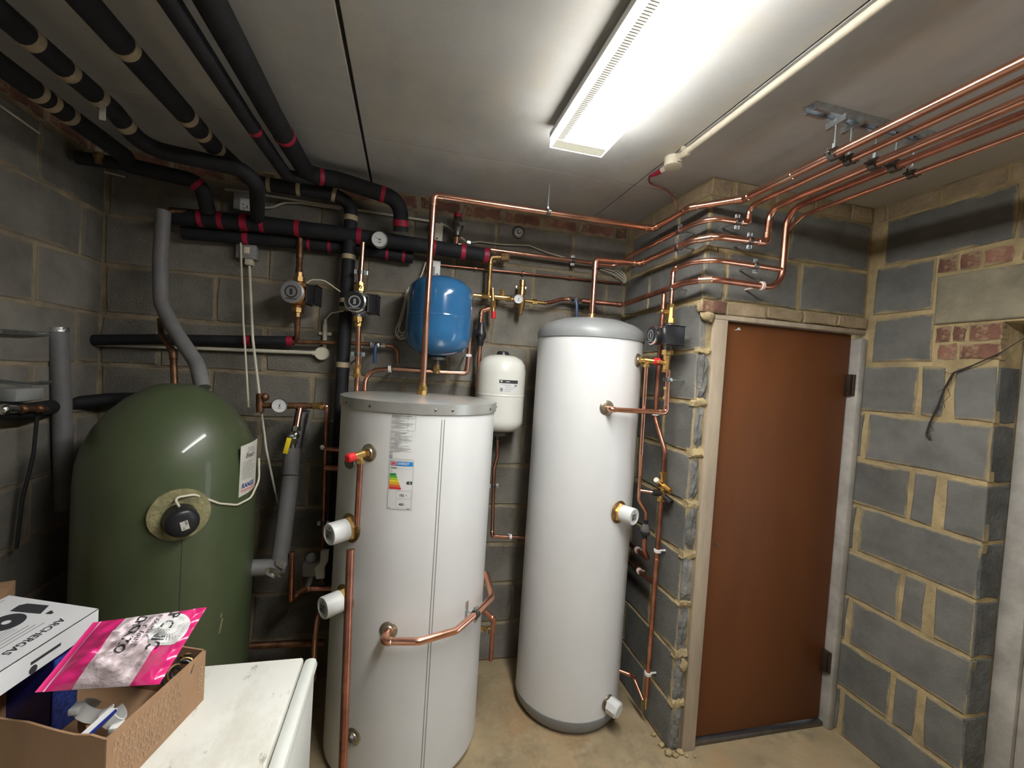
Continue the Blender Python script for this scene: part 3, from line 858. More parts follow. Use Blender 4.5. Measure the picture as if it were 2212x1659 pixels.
n = radial(0, -.61); boss(mid, onM(-.61, .226), n, .032); b = B(); b.lathe(onM(-.61, .226), n, [(.014, 0), (.017, .012), (.012, .02)], 6); emit('drain_plug', b, 'dark_steel', mid)
n = radial(0, -.25); boss(mid, onM(-.25, .660), n, .034)
b = B(); b.box(onM(.735, .677, .0015), (.018, .003, .075), Matrix.Rotation(.735, 3, 'Z'), .001); br = emit('pipe_bracket', b, 'zinc', mid)
b = B(); b.cyl(onM(.735, .67), (0.321, 1.681, 0.688), .004, seg=8); emit('bracket_rod', b, 'zinc', br)

# ------------------------------------------------------------------ tall cylinder on the right
TX, TY, TR = 0.895, 2.06, 0.2615
tall = thing('hot_water_cylinder', 'tall slim white cylinder with domed grey cap beside the pipe wall', 'water tank', (TX, TY, 0))
b = B(); b.lathe((TX, TY, 0), (0, 0, 1), [(TR, .062), (TR, .5), (TR, 1.2), (TR, 1.84)], 96); emit('jacket', b, 'tank_white', tall)
b = B(); b.lathe((TX, TY, 0), (0, 0, 1), [(TR - .055, .002), (TR - .02, .008), (TR - .004, .03), (TR + .003, .06), (TR + .003, .075), (TR, .076)], 96); emit('base_ring', b, 'tank_grey', tall, label='dark grey rounded base')
b = B(); b.lathe((TX, TY, 0), (0, 0, 1), [(TR, 1.836), (TR + .005, 1.838), (TR + .006, 1.862), (TR - .004, 1.888), (TR - .035, 1.912), (TR - .11, 1.938), (TR - .15, 1.944), (.03, 1.948)], 96); emit('cap', b, 'tank_grey', tall, label='domed grey plastic cap')
def onT(a, z, k=0.0): return Vector((TX, TY, z)) + radial(0, a) * (TR + k)
n = radial(0, .63); boss(tall, onT(.63, 1.7496), n, .032)
relq = relief(tall, onT(.63, 1.7496), n, Vector((.9, -.35, -.05)))
n = radial(0, -.04); boss(tall, onT(-.04, 1.523), n, .034)
immersion(tall, onT(.385, 1.043), radial(0, .385), .038, .062, tilt=(.12, 0, 0))
n = radial(0, .44); boss(tall, onT(.44, .135), n, .038)
b = B(); b.lathe(onT(.44, .135), n + Vector((.15, 0, -.1)), [(.038, .01), (.038, .055), (.032, .062)], 8); b2 = emit('heater_cover', b, 'white_plastic', tall, label='squarish white cover low on the jacket')
b = B(); b.lathe(Vector((TX, TY, 1.945)), (0, 0, 1), [(.026, 0), (.022, .008), (.018, .02), (.018, .03)], 20); emit('outlet', b, 'brass', tall)

# ------------------------------------------------------------------ green foam cylinder
GX, GY, GR = -0.85, 1.938, 0.281
green = thing('foam_cylinder', 'green foam insulated hot water cylinder with domed top and paper label', 'water tank', (GX, GY, 0))
b = B(); b.lathe((GX, GY, 0), (0, 0, 1), [(GR - .02, .003), (GR, .05), (GR, .06), (GR, .6), (GR, 1.15), (GR, 1.17), (GR - .004, 1.235), (GR - .018, 1.30), (GR - .045, 1.365), (GR - .085, 1.425), (GR - .13, 1.47), (GR - .18, 1.505), (.06, 1.526), (.03, 1.527)], 96)
emit('foam_jacket', b, 'tank_green', green)
b = B(); n = radial(0, .52); p = Vector((GX, GY, 0)) + n * (GR - .0005); b.box(p + Vector((0, 0, .62)), (.0016, .0016, .84), Matrix.Rotation(.52, 3, 'Z')); emit('jacket_seam', b, 'black_foam', green)
def onG(a, z, k=0.0): return Vector((GX, GY, z)) + radial(0, a) * (GR + k)
n = radial(0, .486); b = B(); b.lathe(onG(.486, 1.10, -.02), n, [(.092, 0), (.088, .022), (.075, .025), (.055, .022)], 28); emit('foam_cutout', b, 'foam_yellow', green)
b = B(); b.lathe(onG(.486, 1.09, -.01), (n + Vector((.1, 0, -.12))), [(.05, 0), (.05, .05), (.047, .062), (.040, .068), (.02, .071)], 28); hd = emit('heater_head', b, 'black_plastic', green, label='black immersion heater head with a white sticker')
hn = (n + Vector((.1, 0, -.12))).normalized(); hs = Vector((0, 0, 1)).cross(hn).normalized(); ht = hn.cross(hs)
F = on_plane(onG(.486, 1.09, -.01) + hn * .0695, hs * math.cos(.25) + ht * math.sin(.25), ht * math.cos(.25) - hs * math.sin(.25))
d = Decal(F); d.rect(-.008, .014, -.020, .012, .002); st = d.out('sticker', 'paper_old', hd)
d = Decal(F); d.rect(.005, .012, -.004, .010, .0026); d.rect(-.005, .003, -.016, -.012, .0026); d.rect(-.005, .010, -.009, -.0075, .0026); d.out('sticker_print', 'ink_grey', st)
F = on_cyl(GX, GY, GR, 1.19, 1.118)
d = Decal(F); rows = []
d.b.grid([[F(.122 * i / 8, .196 * k / 4 - .004 + (.012 * i / 8), .001) for i in range(9)] for k in range(5)]); gl = d.out('paper_label', 'paper_old', green, 'cream paper label with handwriting and a blue printed name')
d = Decal(F); rn = random.Random(9)
for i in range(13): d.rect(.012, .06 + rn.random() * .045, .06 + i * .0055, .0618 + i * .0055, .0016, 4)
for i in range(4): d.rect(.04, .09, .165 + i * .005, .167 + i * .005, .0016, 3)
d.out('small_print', 'ink_grey', gl)
d = Decal(F); d.text('RANGE', .010, .026, .026, .0018, .98, shear=.2, bold=.0012); d.out('printed_name', 'ink_blue', gl)
d = Decal(F); d.rect(.008, .112, .018, .0205, .0016, 6); d.rect(.012, .10, .012, .0138, .0016, 6); d.out('red_line', 'ink_red', gl)
d = Decal(F); d.text('Enoch', .028, .142, .027, .0018, .85, shear=.35, bold=.0008); d.out('handwriting', 'ink', gl)
d = Decal(on_cyl(GX, GY, GR, .98, .62)); d.poly([(0, 0), (.006, .004), (.016, .05), (.010, .058), (.003, .03)], .001); d.poly([(.002, .06), (.010, .064), (.012, .08), (.004, .074)], .001); d.out('scuff', 'foam_yellow', green)

# ------------------------------------------------------------------ expansion vessels
bv = thing('expansion_vessel', 'glossy blue expansion vessel on the back wall above the broad cylinder', 'pressure vessel', (.146, 2.185, 1.71))
b = B(); b.lathe((.146, 2.185, 1.71), (0, 0, 1), [(.035, 0), (.07, .004), (.115, .022), (.148, .052), (.158, .095), (.1585, .105), (.1585, .182), (.1585, .184), (.160, .187), (.160, .191), (.1585, .194), (.1585, .196), (.1585, .28), (.158, .29), (.148, .335), (.115, .366), (.07, .384), (.02, .388)], 64)
emit('shell', b, 'blue_enamel', bv)
b = B(); b.lathe((.146, 2.185, 1.66), (0, 0, 1), [(.013, 0), (.013, .03), (.045, .032), (.045, .046), (.036, .051)], 24); emit('neck', b, 'dark_steel', bv)
b = B(); b.cyl((.146, 2.185, 1.625), (.146, 2.185, 1.668), .017, seg=8); b.cyl((.146, 2.185, 1.638), (.146, 2.185, 1.65), .021, seg=6); emit('brass_union', b, 'brass_old', bv)
b = B(); b.bx(.13, .16, 2.335, 2.388, 1.80, 2.0, .004); emit('wall_bracket', b, 'dark_steel', bv)
wv = thing('expansion_vessel', 'small cream white expansion vessel hung between the two cylinders', 'pressure vessel', (.487, 2.232, 1.35))
b = B(); b.lathe((.487, 2.232, 1.345), (0, 0, 1), [(.05, .0), (.09, .005), (.115, .022), (.124, .05), (.1242, .06), (.1242, .183), (.1242, .185), (.1255, .187), (.1255, .193), (.1242, .195), (.1242, .197), (.1242, .305), (.124, .315), (.118, .35), (.10, .375), (.07, .391), (.02, .398)], 64)
emit('shell', b, 'vessel_white', wv)
b = B(); b.lathe((.487, 2.232, 1.738), (0, 0, 1), [(.034, 0), (.032, .012), (.026, .022), (.01, .024)], 20); emit('cap', b, 'black_plastic', wv)
b = B(); b.lathe((.487, 2.232, 1.315), (0, 0, 1), [(.055, .008), (.058, .012), (.058, .02), (.05, .036)], 24); b.cyl((.487, 2.232, 1.295), (.487, 2.232, 1.325), .014, seg=6); emit('neck', b, 'dark_steel', wv)
F = on_cyl(.487, 2.232, .124, -.29, 1.553)
d = Decal(F); d.rect(0, .10, 0, .062, .0008, 8); vl = d.out('rating_label', 'paper', wv)
d = Decal(F); d.rect(0, .10, .045, .062, .0013, 8); vb = d.out('label_bar', 'ink', vl)
d = Decal(F); d.poly([(.004, .058), (.018, .058), (.011, .049)], .0018); d.rect(.034, .052, .052, .055, .0018); d.out('bar_print', 'paper', vb)
d = Decal(F)
for i in range(4): d.rect(.028, .06 + .012 * (i % 3), .006 + i * .009, .0078 + i * .009, .0013, 4)
d.rect(.006, .020, .004, .022, .0013); d.rect(.006, .06, .037, .0385, .0013, 4); d.rect(.08, .095, .03, .04, .0013)
d.out('small_print', 'ink_grey', vl)

# ------------------------------------------------------------------ pumps, gauges, boxes
def pump(label, c, dirn, body, face, r=.046, box_side=None, box_mat='black_plastic', ring='chrome', h=.13, plate=None):
    """inline circulator on a vertical pipe: volute, motor can with a face plate, terminal box, two union nuts"""
    c = Vector(c); n = Vector(dirn).normalized(); s = Vector((0, 0, 1)).cross(n).normalized(); Z = Vector((0, 0, 1))
    t = thing('circulation_pump', label, 'pump', c)
    b = B(); b.cyl(c - Z * h * .5, c + Z * h * .5, .019, seg=14); b.lathe(c - n * .028, n, [(r * .8, 0), (r * 1.05, .01), (r * 1.05, .042), (r * .9, .05)], 24)
    emit('volute', b, body, t)
    b = B(); b.lathe(c + n * .02, n, [(r * .9, 0), (r * .92, .045), (r * .88, .058), (r * .80, .062)], 28); mo = emit('motor', b, body if plate is None else plate, t)
    b = B(); b.lathe(c + n * .078, n, [(r * .99, 0), (r * .99, .008), (r * .9, .011)], 28); emit('face_ring', b, ring, mo)
    b = B(); b.lathe(c + n * .086, n, [(r * .86, 0), (r * .86, .005)], 28); fp = emit('face_plate', b, face, mo)
    F = on_plane(c + n * .0915, s, Z)
    d = Decal(F); d.disc(0, 0, r * .55, .0008, 20, r * .42); d.rect(-r * .12, r * .12, -r * .25, r * .25, .0008); d.rect(-r * .5, r * .5, -r * .66, -r * .58, .0008)
    d.out('face_print', 'ink_grey' if face == 'black_plastic' else 'dark_steel', fp)
    if box_side is not None:
        k = Vector(box_side)
        R = Matrix((s, n, Z)).transposed()
        b = B(); b.box(c + k * (r + .022) + n * .02, (.042 if abs(k.dot(s)) > .5 else .085, .09, .085) if abs(k.dot(s)) > .5 else (.085, .09, .042), R, .005); emit('terminal_box', b, box_mat, t)
    for e in (-1, 1):
        b = B(); b.cyl(c + Z * e * (h * .5 - .004), c + Z * e * (h * .5 + .018), .027, seg=8); b.cyl(c + Z * e * (h * .5 + .018), c + Z * e * (h * .5 + .04), .018, seg=8)
        emit('union_nut', b, 'brass_old' if body == 'pump_orange' else 'brass', t)
    return t
def gauge(label, c, dirn, r, stem=None, angle=.6, name='dial_gauge', cat='gauge'):
    c = Vector(c); n = Vector(dirn).normalized(); s = Vector((0, 0, 1)).cross(n).normalized(); V = n.cross(s)
    t = thing(name, label, cat, c)
    b = B(); b.lathe(c - n * .018, n, [(r * .9, 0), (r, .003), (r, .018), (r * .97, .021), (r * .9, .021), (r * .88, .016)], 36); emit('case', b, 'chrome', t)
    b = B(); b.lathe(c - n * .004, n, [(r * .9, 0), (r * .9, .003)], 36); f = emit('dial', b, 'paper', t)
    F = on_plane(c - n * .001, s, V)
    d = Decal(F)
    for i in range(21):
        a = math.radians(225 - 270 * i / 20); r0 = r * (.68 if i % 5 else .6)
        ca, sa = math.cos(a), math.sin(a); w = r * .012
        d.poly([(r0 * ca - w * sa, r0 * sa + w * ca), (r * .8 * ca - w * sa, r * .8 * sa + w * ca), (r * .8 * ca + w * sa, r * .8 * sa - w * ca), (r0 * ca + w * sa, r0 * sa - w * ca)], .0006)
    d.rect(-r * .2, r * .2, -r * .38, -r * .3, .0006)
    d.out('scale_marks', 'ink', f)
    d = Decal(F); ca, sa = math.cos(angle), math.sin(angle)
    d.poly([(-r * .2 * ca - r * .05 * sa, -r * .2 * sa + r * .05 * ca), (r * .66 * ca, r * .66 * sa), (-r * .2 * ca + r * .05 * sa, -r * .2 * sa - r * .05 * ca)], .0012); d.disc(0, 0, r * .1, .0013, 12)
    d.out('needle', 'ink', f)
    if stem is not None:
        b = B(); b.cyl(c - n * .016, stem, .008, seg=10); emit('stem', b, 'brass_old', t)
    return t
def boxy(name, label, c, s, m, cat, extra=None, rot=None):
    b = B(); b.box(c, s, rot, .004); o = tag(emit(name, b, m, loc=c), label, cat)
    return o

# ------------------------------------------------------------------ copper on the pipe wall and under the ceiling
YP, XP = 1.572, 1.158            # pipe planes in front of the door wall and of the alcove wall
ZW, YW = (1, 0, 0), (0, 1, 0)
c28, c22, c15 = 0.0140, 0.0110, 0.0085
RUN_END = -1.55
ST = 1.148                       # where the ceiling hanger stands
pipe('copper_pipe', 'thickest bright copper pipe rising from the broad cylinder and crossing under the ceiling',
     [(MX + .003, MY, MZ + .05), (MX + .003, MY, 2.409), (XP, MY, 2.413), (XP, 1.692, 2.418), (1.293, 1.536, 2.420), (1.293, RUN_END, 2.420)],
     c28, elbows=(1, 2, 3, 4), joints=[(1.293, 1.33, 2.42)], clips=[(((0.603, 1.980, 2.404)), (0, 0, 1), 'zinc', .12)])
pipe('copper_pipe', 'copper pipe from the dark valve along the back wall, topmost bend round the block corner',
     [(.225, 2.318, 2.306), (.30, 2.33, 2.303), (XP - .01, 2.325, 2.300), (XP, 2.20, 2.333), (XP, 1.6575, 2.337), (1.185, YP, 2.338), (1.356, YP, 2.341), (1.356, YP, 2.4126), (1.356, RUN_END, 2.4126)],
     c22, 'copper', bend=.06, elbows=(6,), clips=[((0.284, 2.330, 2.317), YW, 'zinc', .05), ((0.874, 2.330, 2.304), YW, 'zinc', .05), ((XP, 1.755, 2.337), ZW, 'zinc', .065), ((1.302, YP, 2.34), YW, 'zinc', .08)])
pipe('copper_pipe', 'stout copper pipe leaving the grey cap of the tall cylinder',
     [(TX, TY, 1.965), (TX, TY, 2.247), (XP, TY + .022, 2.2625), (XP, 1.6575, 2.267), (1.209, YP, 2.267), (1.453, YP, 2.272), (1.4605, YP, 2.4175), (1.4605, RUN_END, 2.4175)],
     c28, bend=.055, elbows=(1, 2, 5), ebend=.02, joints=[(1.178, 1.604, 2.267)], clips=[((XP, 1.755, 2.266), ZW, 'zinc', .062), ((1.37, YP, 2.27), YW, 'zinc', .078)])
pipe('copper_pipe', 'bent copper pipe rising from the pump on the pipe wall to the double drop',
     [(XP, 1.782, 1.98), (XP, 1.782, 2.171), (XP, 1.6575, 2.173), (1.204, YP, 2.171), (1.545, YP, 2.170)],
     c22, bend=.07, elbows=(1,), clips=[((1.158, 1.775, 2.085), ZW, 'zinc', .065), ((1.409, YP, 2.171), YW, 'zinc', .08)], fit='copper')
pipe('copper_pipe', 'lowest copper pipe on the block corner ending in a tall drop above the door',
     [(.93, 2.29, 2.076), (XP, 2.25, 2.071), (XP, 1.6965, 2.093), (1.194, YP, 2.092), (1.548, YP, 2.089), (1.548, YP, 2.425), (1.548, RUN_END, 2.425)],
     c28 * .92, 'copper_dull', bend=.075, elbows=(1,), joints=[(1.182, 1.589, 2.092)], clips=[((1.448, YP, 2.09), YW, 'clip_pink', .08)], fit='copper')
pipe('copper_pipe', 'thin copper ceiling pipe nearest the right wall, curving down behind the drop',
     [(1.575, 1.605, 2.1767), (1.584, 1.605, 2.342), (1.626, 1.58, 2.4126), (1.626, RUN_END, 2.4126)], c15 * 1.1, 'copper', bend=.10)
# ceiling hanger: slotted channel, five threaded rods, five rings
hang = thing('pipe_hanger', 'galvanised channel on the ceiling with five threaded rods holding copper pipes', 'pipe hanger', (1.45, ST, HC))
b = B()
b.bx(1.185, 1.72, ST - .020, ST + .020, HC - .004, HC - .0005); b.bx(1.185, 1.72, ST - .0205, ST - .018, HC - .024, HC - .004); b.bx(1.185, 1.72, ST + .018, ST + .0205, HC - .024, HC - .004)
b.bx(1.185, 1.72, ST - .018, ST - .010, HC - .024, HC - .021); b.bx(1.185, 1.72, ST + .010, ST + .018, HC - .024, HC - .021)
emit('channel', b, 'zinc', hang, smooth=False)
for x, z, r in ((1.293, 2.42, c28), (1.356, 2.4126, c22), (1.4605, 2.4175, c28), (1.548, 2.425, c28), (1.626, 2.4126, c15)):
    b = B(); b.cyl((x, ST, z + r), (x, ST, HC - .015), .0045, seg=8); b.cyl((x, ST, HC - .036), (x, ST, HC - .025), .009, seg=6); b.bx(x - .006, x + .006, ST - .034, ST + .034, HC - .0445, HC - .0245)
    b.cyl((x, ST, z + r), (x, ST, z + r + .02), .008, seg=6); rd = emit('threaded_rod', b, 'zinc', hang)
    b = B(); b.lathe((x, ST - .012, z), (0, 1, 0), [(r + .001, 0), (r + .006, .001), (r + .006, .023), (r + .001, .024)], 18)
    for k in (-1, 1): b.box((x + k * (r + .012), ST, z), (.014, .02, .006), None, .001); b.cyl((x + k * (r + .013), ST, z - .008), (x + k * (r + .013), ST, z + .014), .003, seg=8)
    emit('pipe_ring', b, 'dark_steel', rd)
# white conduit with its round box on the ceiling
cd = pipe('conduit', 'cream plastic conduit along the ceiling beside the lamp', [(.992, -1.5, 2.538), (.992, 1.545, 2.538)], .0115, 'cream_plastic', cat='conduit')
for y in (1.50, .62):
    b = B(); b.lathe((.992, y - .009, 2.538), (0, 1, 0), [(.013, 0), (.016, .001), (.016, .017), (.013, .018)], 14); b.bx(.970, .984, y - .008, y + .008, 2.540, HC - .0005, .002); emit('saddle', b, 'cream_plastic', cd)
jb = thing('junction_box', 'round cream junction box at the end of the ceiling conduit', 'junction box', (.992, 1.585, HC))
b = B(); b.lathe((.992, 1.585, HC - .0005), (0, 0, -1), [(.034, 0), (.034, .030), (.032, .034)], 28); b.cyl((.992, 1.54, 2.538), (.992, 1.555, 2.538), .015, seg=14); b.cyl((.992, 1.615, 2.538), (.992, 1.66, 2.538), .0125, seg=14); emit('body', b, 'cream_plastic', jb)
b = B(); b.lathe((.992, 1.585, HC - .0345), (0, 0, -1), [(.035, 0), (.035, .003), (.033, .004)], 28); lidj = emit('lid', b, 'cream_plastic', jb)
for k in (-1, 1):
    b = B(); b.ball((.992 + k * .022, 1.585, HC - .0385), .003, seg=8); emit('lid_screw', b, 'zinc', lidj)
b = B(); b.tube([(.992, 1.655, 2.538), (.988, 1.70, 2.539), (.984, 1.745, 2.546)], [.011, .0095, .005], 12); tag(emit('cable_sleeve', b, 'red_tape', loc=(.992, 1.655, 2.538)), 'red sleeve leaving the round ceiling box', 'cable')
pipe('wire', 'thin pinkish wire looping from the ceiling joint to the highest clip on the pipe wall',
     [(.984, 1.745, 2.550), (1.018, 1.817, 2.550), (1.119, 1.825, 2.540), (1.180, 1.847, 2.515), (1.186, 1.834, 2.458)], .0035, 'copper_dull', bend=.06, cat='cable')

# ------------------------------------------------------------------ pump group and risers on the pipe wall
PX, PY = XP, 1.782
pump('small black and chrome pump on the pipe wall facing the tall cylinder', (XP, PY, 1.863), (-1, 0, 0), 'pump_grey', 'black_plastic', .044, (0, -1, 0), plate='black_plastic')
vv = thing('isolating_valve', 'brass valve above the pump on the pipe wall', 'valve', (XP, PY, 1.96))
b = B(); b.cyl((XP, PY, 1.955), (XP, PY, 1.998), .016, seg=8); b.cyl((XP, PY, 1.975), (XP - .04, PY, 1.975), .009, seg=10); b.cyl((XP, PY, 1.995), (XP, PY, 2.012), .018, seg=6); emit('body', b, 'brass', vv)
b = B(); b.ball((XP - .042, PY, 1.975), .012, seg=10); emit('knob', b, 'brass_old', vv)
v2 = thing('isolating_valve', 'brass valve with a side tap below the pump on the pipe wall', 'valve', (XP, PY, 1.75))
b = B(); b.cyl((XP, PY, 1.71), (XP, PY, 1.775), .016, seg=8); b.cyl((XP, PY, 1.74), (XP - .05, PY - .01, 1.745), .008, seg=10); b.cyl((XP, PY, 1.70), (XP, PY, 1.715), .018, seg=6); emit('body', b, 'brass', v2)
pipe('copper_pipe', 'copper pipe from the tall cylinder side elbow up to the pump on the pipe wall',
     [onT(-.04, 1.523, .004), onT(-.04, 1.521, .045), (1.150, 1.745, 1.518), (1.152, 1.755, 1.71)],
     c22, elbows=(1, 2), ebend=.017, clips=[((1.152, 1.755, 1.668), ZW, 'zinc', .075)])
b = B(); b.cyl((1.152, 1.755, 1.585), (1.152, 1.755, 1.625), .0125, seg=14)
for z in (1.578, 1.622): b.cyl((1.152, 1.755, z), (1.152, 1.755, z + .012), .0155, seg=6)
tag(emit('compression_coupling', b, 'brass', loc=(1.152, 1.755, 1.60)), 'brass compression coupling on the riser under the pump', 'fitting')
# second riser, behind: from the pump branch down to the floor
pipe('copper_pipe', 'copper riser passing behind the pump with an S-bend above the mixing valve', [(1.168, 1.86, 2.076), (1.172, 1.865, 1.48), (1.196, 1.80, 1.335), (1.196, 1.80, 1.235)], c22, 'copper_dull', bend=.09,
     clips=[((1.172, 1.865, 1.50), ZW, 'white_plastic', .03)], fit='copper')
mv = thing('mixing_valve', 'brass blending valve with side ports low on the pipe wall riser', 'valve', (1.196, 1.80, 1.16))
b = B(); b.cyl((1.196, 1.80, 1.10), (1.196, 1.80, 1.235), .016, seg=12); b.ball((1.196, 1.80, 1.165), .024, seg=12)
b.cyl((1.196, 1.80, 1.165), (1.15, 1.775, 1.20), .013, seg=10); b.cyl((1.196, 1.80, 1.175), (1.205, 1.745, 1.16), .013, seg=10)
for z in (1.098, 1.222): b.cyl((1.196, 1.80, z), (1.196, 1.80, z + .015), .020, seg=6)
emit('body', b, 'brass', mv)
b = B(); b.lathe((1.155, 1.778, 1.195), (-.7, -.4, .55), [(.012, 0), (.014, .006), (.012, .02)], 12); emit('temperature_cap', b, 'cream_plastic', mv)
b = B(); b.cyl((1.19, 1.80, 1.135), (1.15, 1.80, 1.137), .015, seg=12); b.cyl((1.205, 1.79, 1.12), (1.215, 1.75, 1.105), .014, seg=12); emit('black_collar', b, 'black_plastic', mv)
pipe('copper_pipe', 'long copper riser from the mixing valve straight down to the floor', [(1.196, 1.80, 1.10), (1.194, 1.80, .16)], c22, 'copper_dull',
     clips=[((1.196, 1.756, 0.862), ZW, 'white_plastic', .03), ((1.196, 1.743, 0.272), ZW, 'white_plastic', .03)], joints=[(1.195, 1.80, .80)], fit='copper_dull')
b = B(); b.cyl((1.194, 1.80, .12), (1.194, 1.80, .165), .008, seg=10); b.cyl((1.194, 1.80, .10), (1.194, 1.80, .125), .005, seg=8); tag(emit('drain_cock', b, 'brass', loc=(1.194, 1.80, .11)), 'brass drain tip at the foot of the long riser', 'valve')
q = relq - Vector((0, 0, .03))
pipe('copper_pipe', 'thin copper discharge pipe wriggling down from the red capped valve to the tundish',
     [q, (q.x + .005, q.y, 1.31), (1.10, 1.84, 1.21), (1.105, 1.845, 1.09), (1.15, 1.845, 1.03), (1.15, 1.845, .985)], c15, 'copper', bend=.04)
pipe('copper_pipe', 'short copper branch from the discharge pipe to the mixing valve', [(1.103, 1.842, 1.137), (1.16, 1.805, 1.137)], .0065, 'copper')
tn = thing('tundish', 'clear plastic tundish under the thin discharge pipe', 'tundish', (1.15, 1.845, .93))
b = B(); b.cyl((1.15, 1.845, .975), (1.15, 1.845, .995), .012, seg=12); emit('inlet_nut', b, 'black_plastic', tn)
b = B(); b.lathe((1.15, 1.845, .905), (0, 0, 1), [(.012, 0), (.012, .015), (.024, .022), (.024, .034), (.02, .036)], 18); emit('cup', b, 'black_plastic', tn)
b = B(); b.lathe((1.15, 1.845, .938), (0, 0, 1), [(.022, 0), (.019, .02), (.012, .038)], 18); emit('window', b, 'clear_plastic', tn)
pipe('copper_pipe', 'copper tail below the tundish bending back to the wall', [(1.15, 1.845, .905), (1.152, 1.845, .85), (1.195, 1.86, .79), (1.20, 1.95, .79), (1.20, 2.30, .79)], c22, 'copper_dull', bend=.05, clips=[((1.20, 1.98, .79), ZW, 'clip_pink', .02)])
pipe('copper_pipe', 'copper branch running back from the long riser behind the tall cylinder', [(1.195, 1.80, .70), (1.20, 1.88, .695), (1.20, 2.32, .695)], c15 * 1.1, 'copper_dull', bend=.03, clips=[((1.20, 1.95, .695), ZW, 'clip_pink', .02)])
pipe('copper_pipe', 'crooked copper pipe by the floor joining the tall cylinder to the long riser',
     [onT(.95, .22, -.01), onT(.95, .215, .05), (1.178, 1.90, .19), (1.188, 1.815, .13)], c15, 'copper_dull', bend=.03, elbows=(1,))

# ------------------------------------------------------------------ copper around the broad cylinder
pipe('copper_pipe', 'copper coil pipe curving round the front of the broad cylinder to the right',
     [onM(-.25, .660, .004), onM(-.25, .656, .06), (0.101, 1.574, 0.662), (0.240, 1.619, 0.664), (0.324, 1.681, 0.688), (0.419, 1.817, 0.678), (0.410, 1.942, 0.726)],
     c28 * .95, 'copper', bend=.05, elbows=(1,), ebend=.02, clips=[((0.324, 1.681, 0.688), (-.6, .7, 0), 'zinc', .01)])
pipe('copper_pipe', 'open ended copper pipe standing upright in front of the broad cylinder', [(-0.123, 1.427, 0.300), (-0.152, 1.585, 1.004)], c28, 'copper_dull', hollow=True)
pipe('copper_pipe', 'copper pipe stub running down to the floor between the two white cylinders', [(0.403, 1.899, 0.577), (0.453, 1.915, 0.521), (0.475, 2.013, 0.266)], c22, 'copper_dull', bend=.05, fit='copper_dull', elbows=(1,))
sv = thing('drain_valve', 'small brass drain valve on the stub between the two white cylinders', 'valve', (0.425, 1.972, 0.446))
b = B(); b.cyl((0.408, 1.977, 0.445), (0.467, 2.003, 0.427), .006, seg=10); b.cyl((0.439, 1.979, 0.443), (0.447, 1.976, 0.415), .005, seg=8); b.cyl((0.411, 1.976, 0.458), (0.413, 1.975, 0.432), .007, seg=8); emit('body', b, 'brass', sv)
pipe('copper_pipe', 'copper pipe from the small white vessel down and across into the tall cylinder',
     [(.487, 2.232, 1.30), (0.492, 2.235, 1.210), (0.482, 2.250, 1.140), (0.495, 2.250, 0.777), (0.694, 2.250, 0.762)], c15 * 1.15, 'copper', bend=.05, elbows=(3,),
     clips=[((0.488, 2.250, 1.046), YW, 'zinc', .11), ((0.595, 2.250, 0.772), YW, 'white_plastic', .03)])
pipe('copper_pipe', 'copper pipe looping under the blue vessel behind the silver lid', 
     [(-0.189, 2.240, 1.482), (-0.190, 2.240, 1.618), (-0.059, 2.220, 1.634), (0.302, 2.220, 1.636), (0.307, 2.220, 1.815)], c22, 'copper', bend=.075, elbows=(3,), ebend=.02,
     clips=[((-0.077, 2.220, 1.633), YW, 'white_plastic', .14), ((0.305, 2.220, 1.726), YW, 'white_plastic', .14)])
b = B(); b.cyl((MX + .003, MY, MZ + .006), (MX + .003, MY, MZ + .03), .024, seg=8); b.cyl((MX + .003, MY, MZ + .028), (MX + .003, MY, MZ + .048), .021, seg=6); b.cyl((MX + .003, MY, MZ + .046), (MX + .003, MY, MZ + .062), .017, seg=12)
tag(emit('compression_coupling', b, 'brass', loc=(MX, MY, MZ + .006)), 'brass coupling where the thick pipe leaves the silver lid', 'fitting')

# ------------------------------------------------------------------ brass group on the back wall right of the blue vessel
YB = 2.30
man = thing('valve_manifold', 'brass inlet valve manifold right of the blue vessel', 'valve', (0.423, 2.300, 2.051))
b = B(); b.cyl((0.321, 2.300, 2.048), (0.726, 2.300, 2.044), .0095, seg=12); b.cyl((0.366, 2.300, 2.048), (0.403, 2.300, 2.047), .017, seg=6); b.cyl((0.504, 2.300, 2.047), (0.527, 2.300, 2.047), .016, seg=6); b.cyl((0.647, 2.300, 2.044), (0.673, 2.300, 2.044), .015, seg=6)
b.cyl((0.478, 2.300, 2.052), (0.476, 2.300, 2.091), .012, seg=8); b.cyl((0.415, 2.300, 2.050), (0.517, 2.300, 2.051), .014, seg=12); emit('body', b, 'brass', man)
b = B(); b.cyl((0.420, 2.285, 2.092), (0.433, 2.285, 1.962), .0095, seg=10); b.cyl((0.427, 2.285, 2.025), (0.431, 2.285, 1.991), .014, seg=8); dc = emit('drain_cock', b, 'brass', man)
b = B(); b.cyl((0.433, 2.285, 1.969), (0.435, 2.285, 1.933), .013, seg=12); emit('red_cap', b, 'red_plastic', dc)
prv = thing('pressure_valve', 'upright brass pressure reducing valve with a small dial', 'valve', (0.581, 2.300, 2.055))
b = B(); b.lathe((0.584, 2.300, 1.968), (0, 0, 1), [(.010, 0), (.013, .008), (.013, .03), (.022, .045), (.022, .085), (.014, .095), (.014, .105), (.021, .108), (.021, .15), (.017, .155), (.017, .185), (.012, .188)], 16); emit('body', b, 'brass', prv)
for k in (-1, 1):
    b = B(); b.box(Vector((0.577, 2.290, 2.110)) + Vector((k * .026, 0, 0)), (.012, .012, .018), None, .002); emit('lock_screw', b, 'chrome', prv)
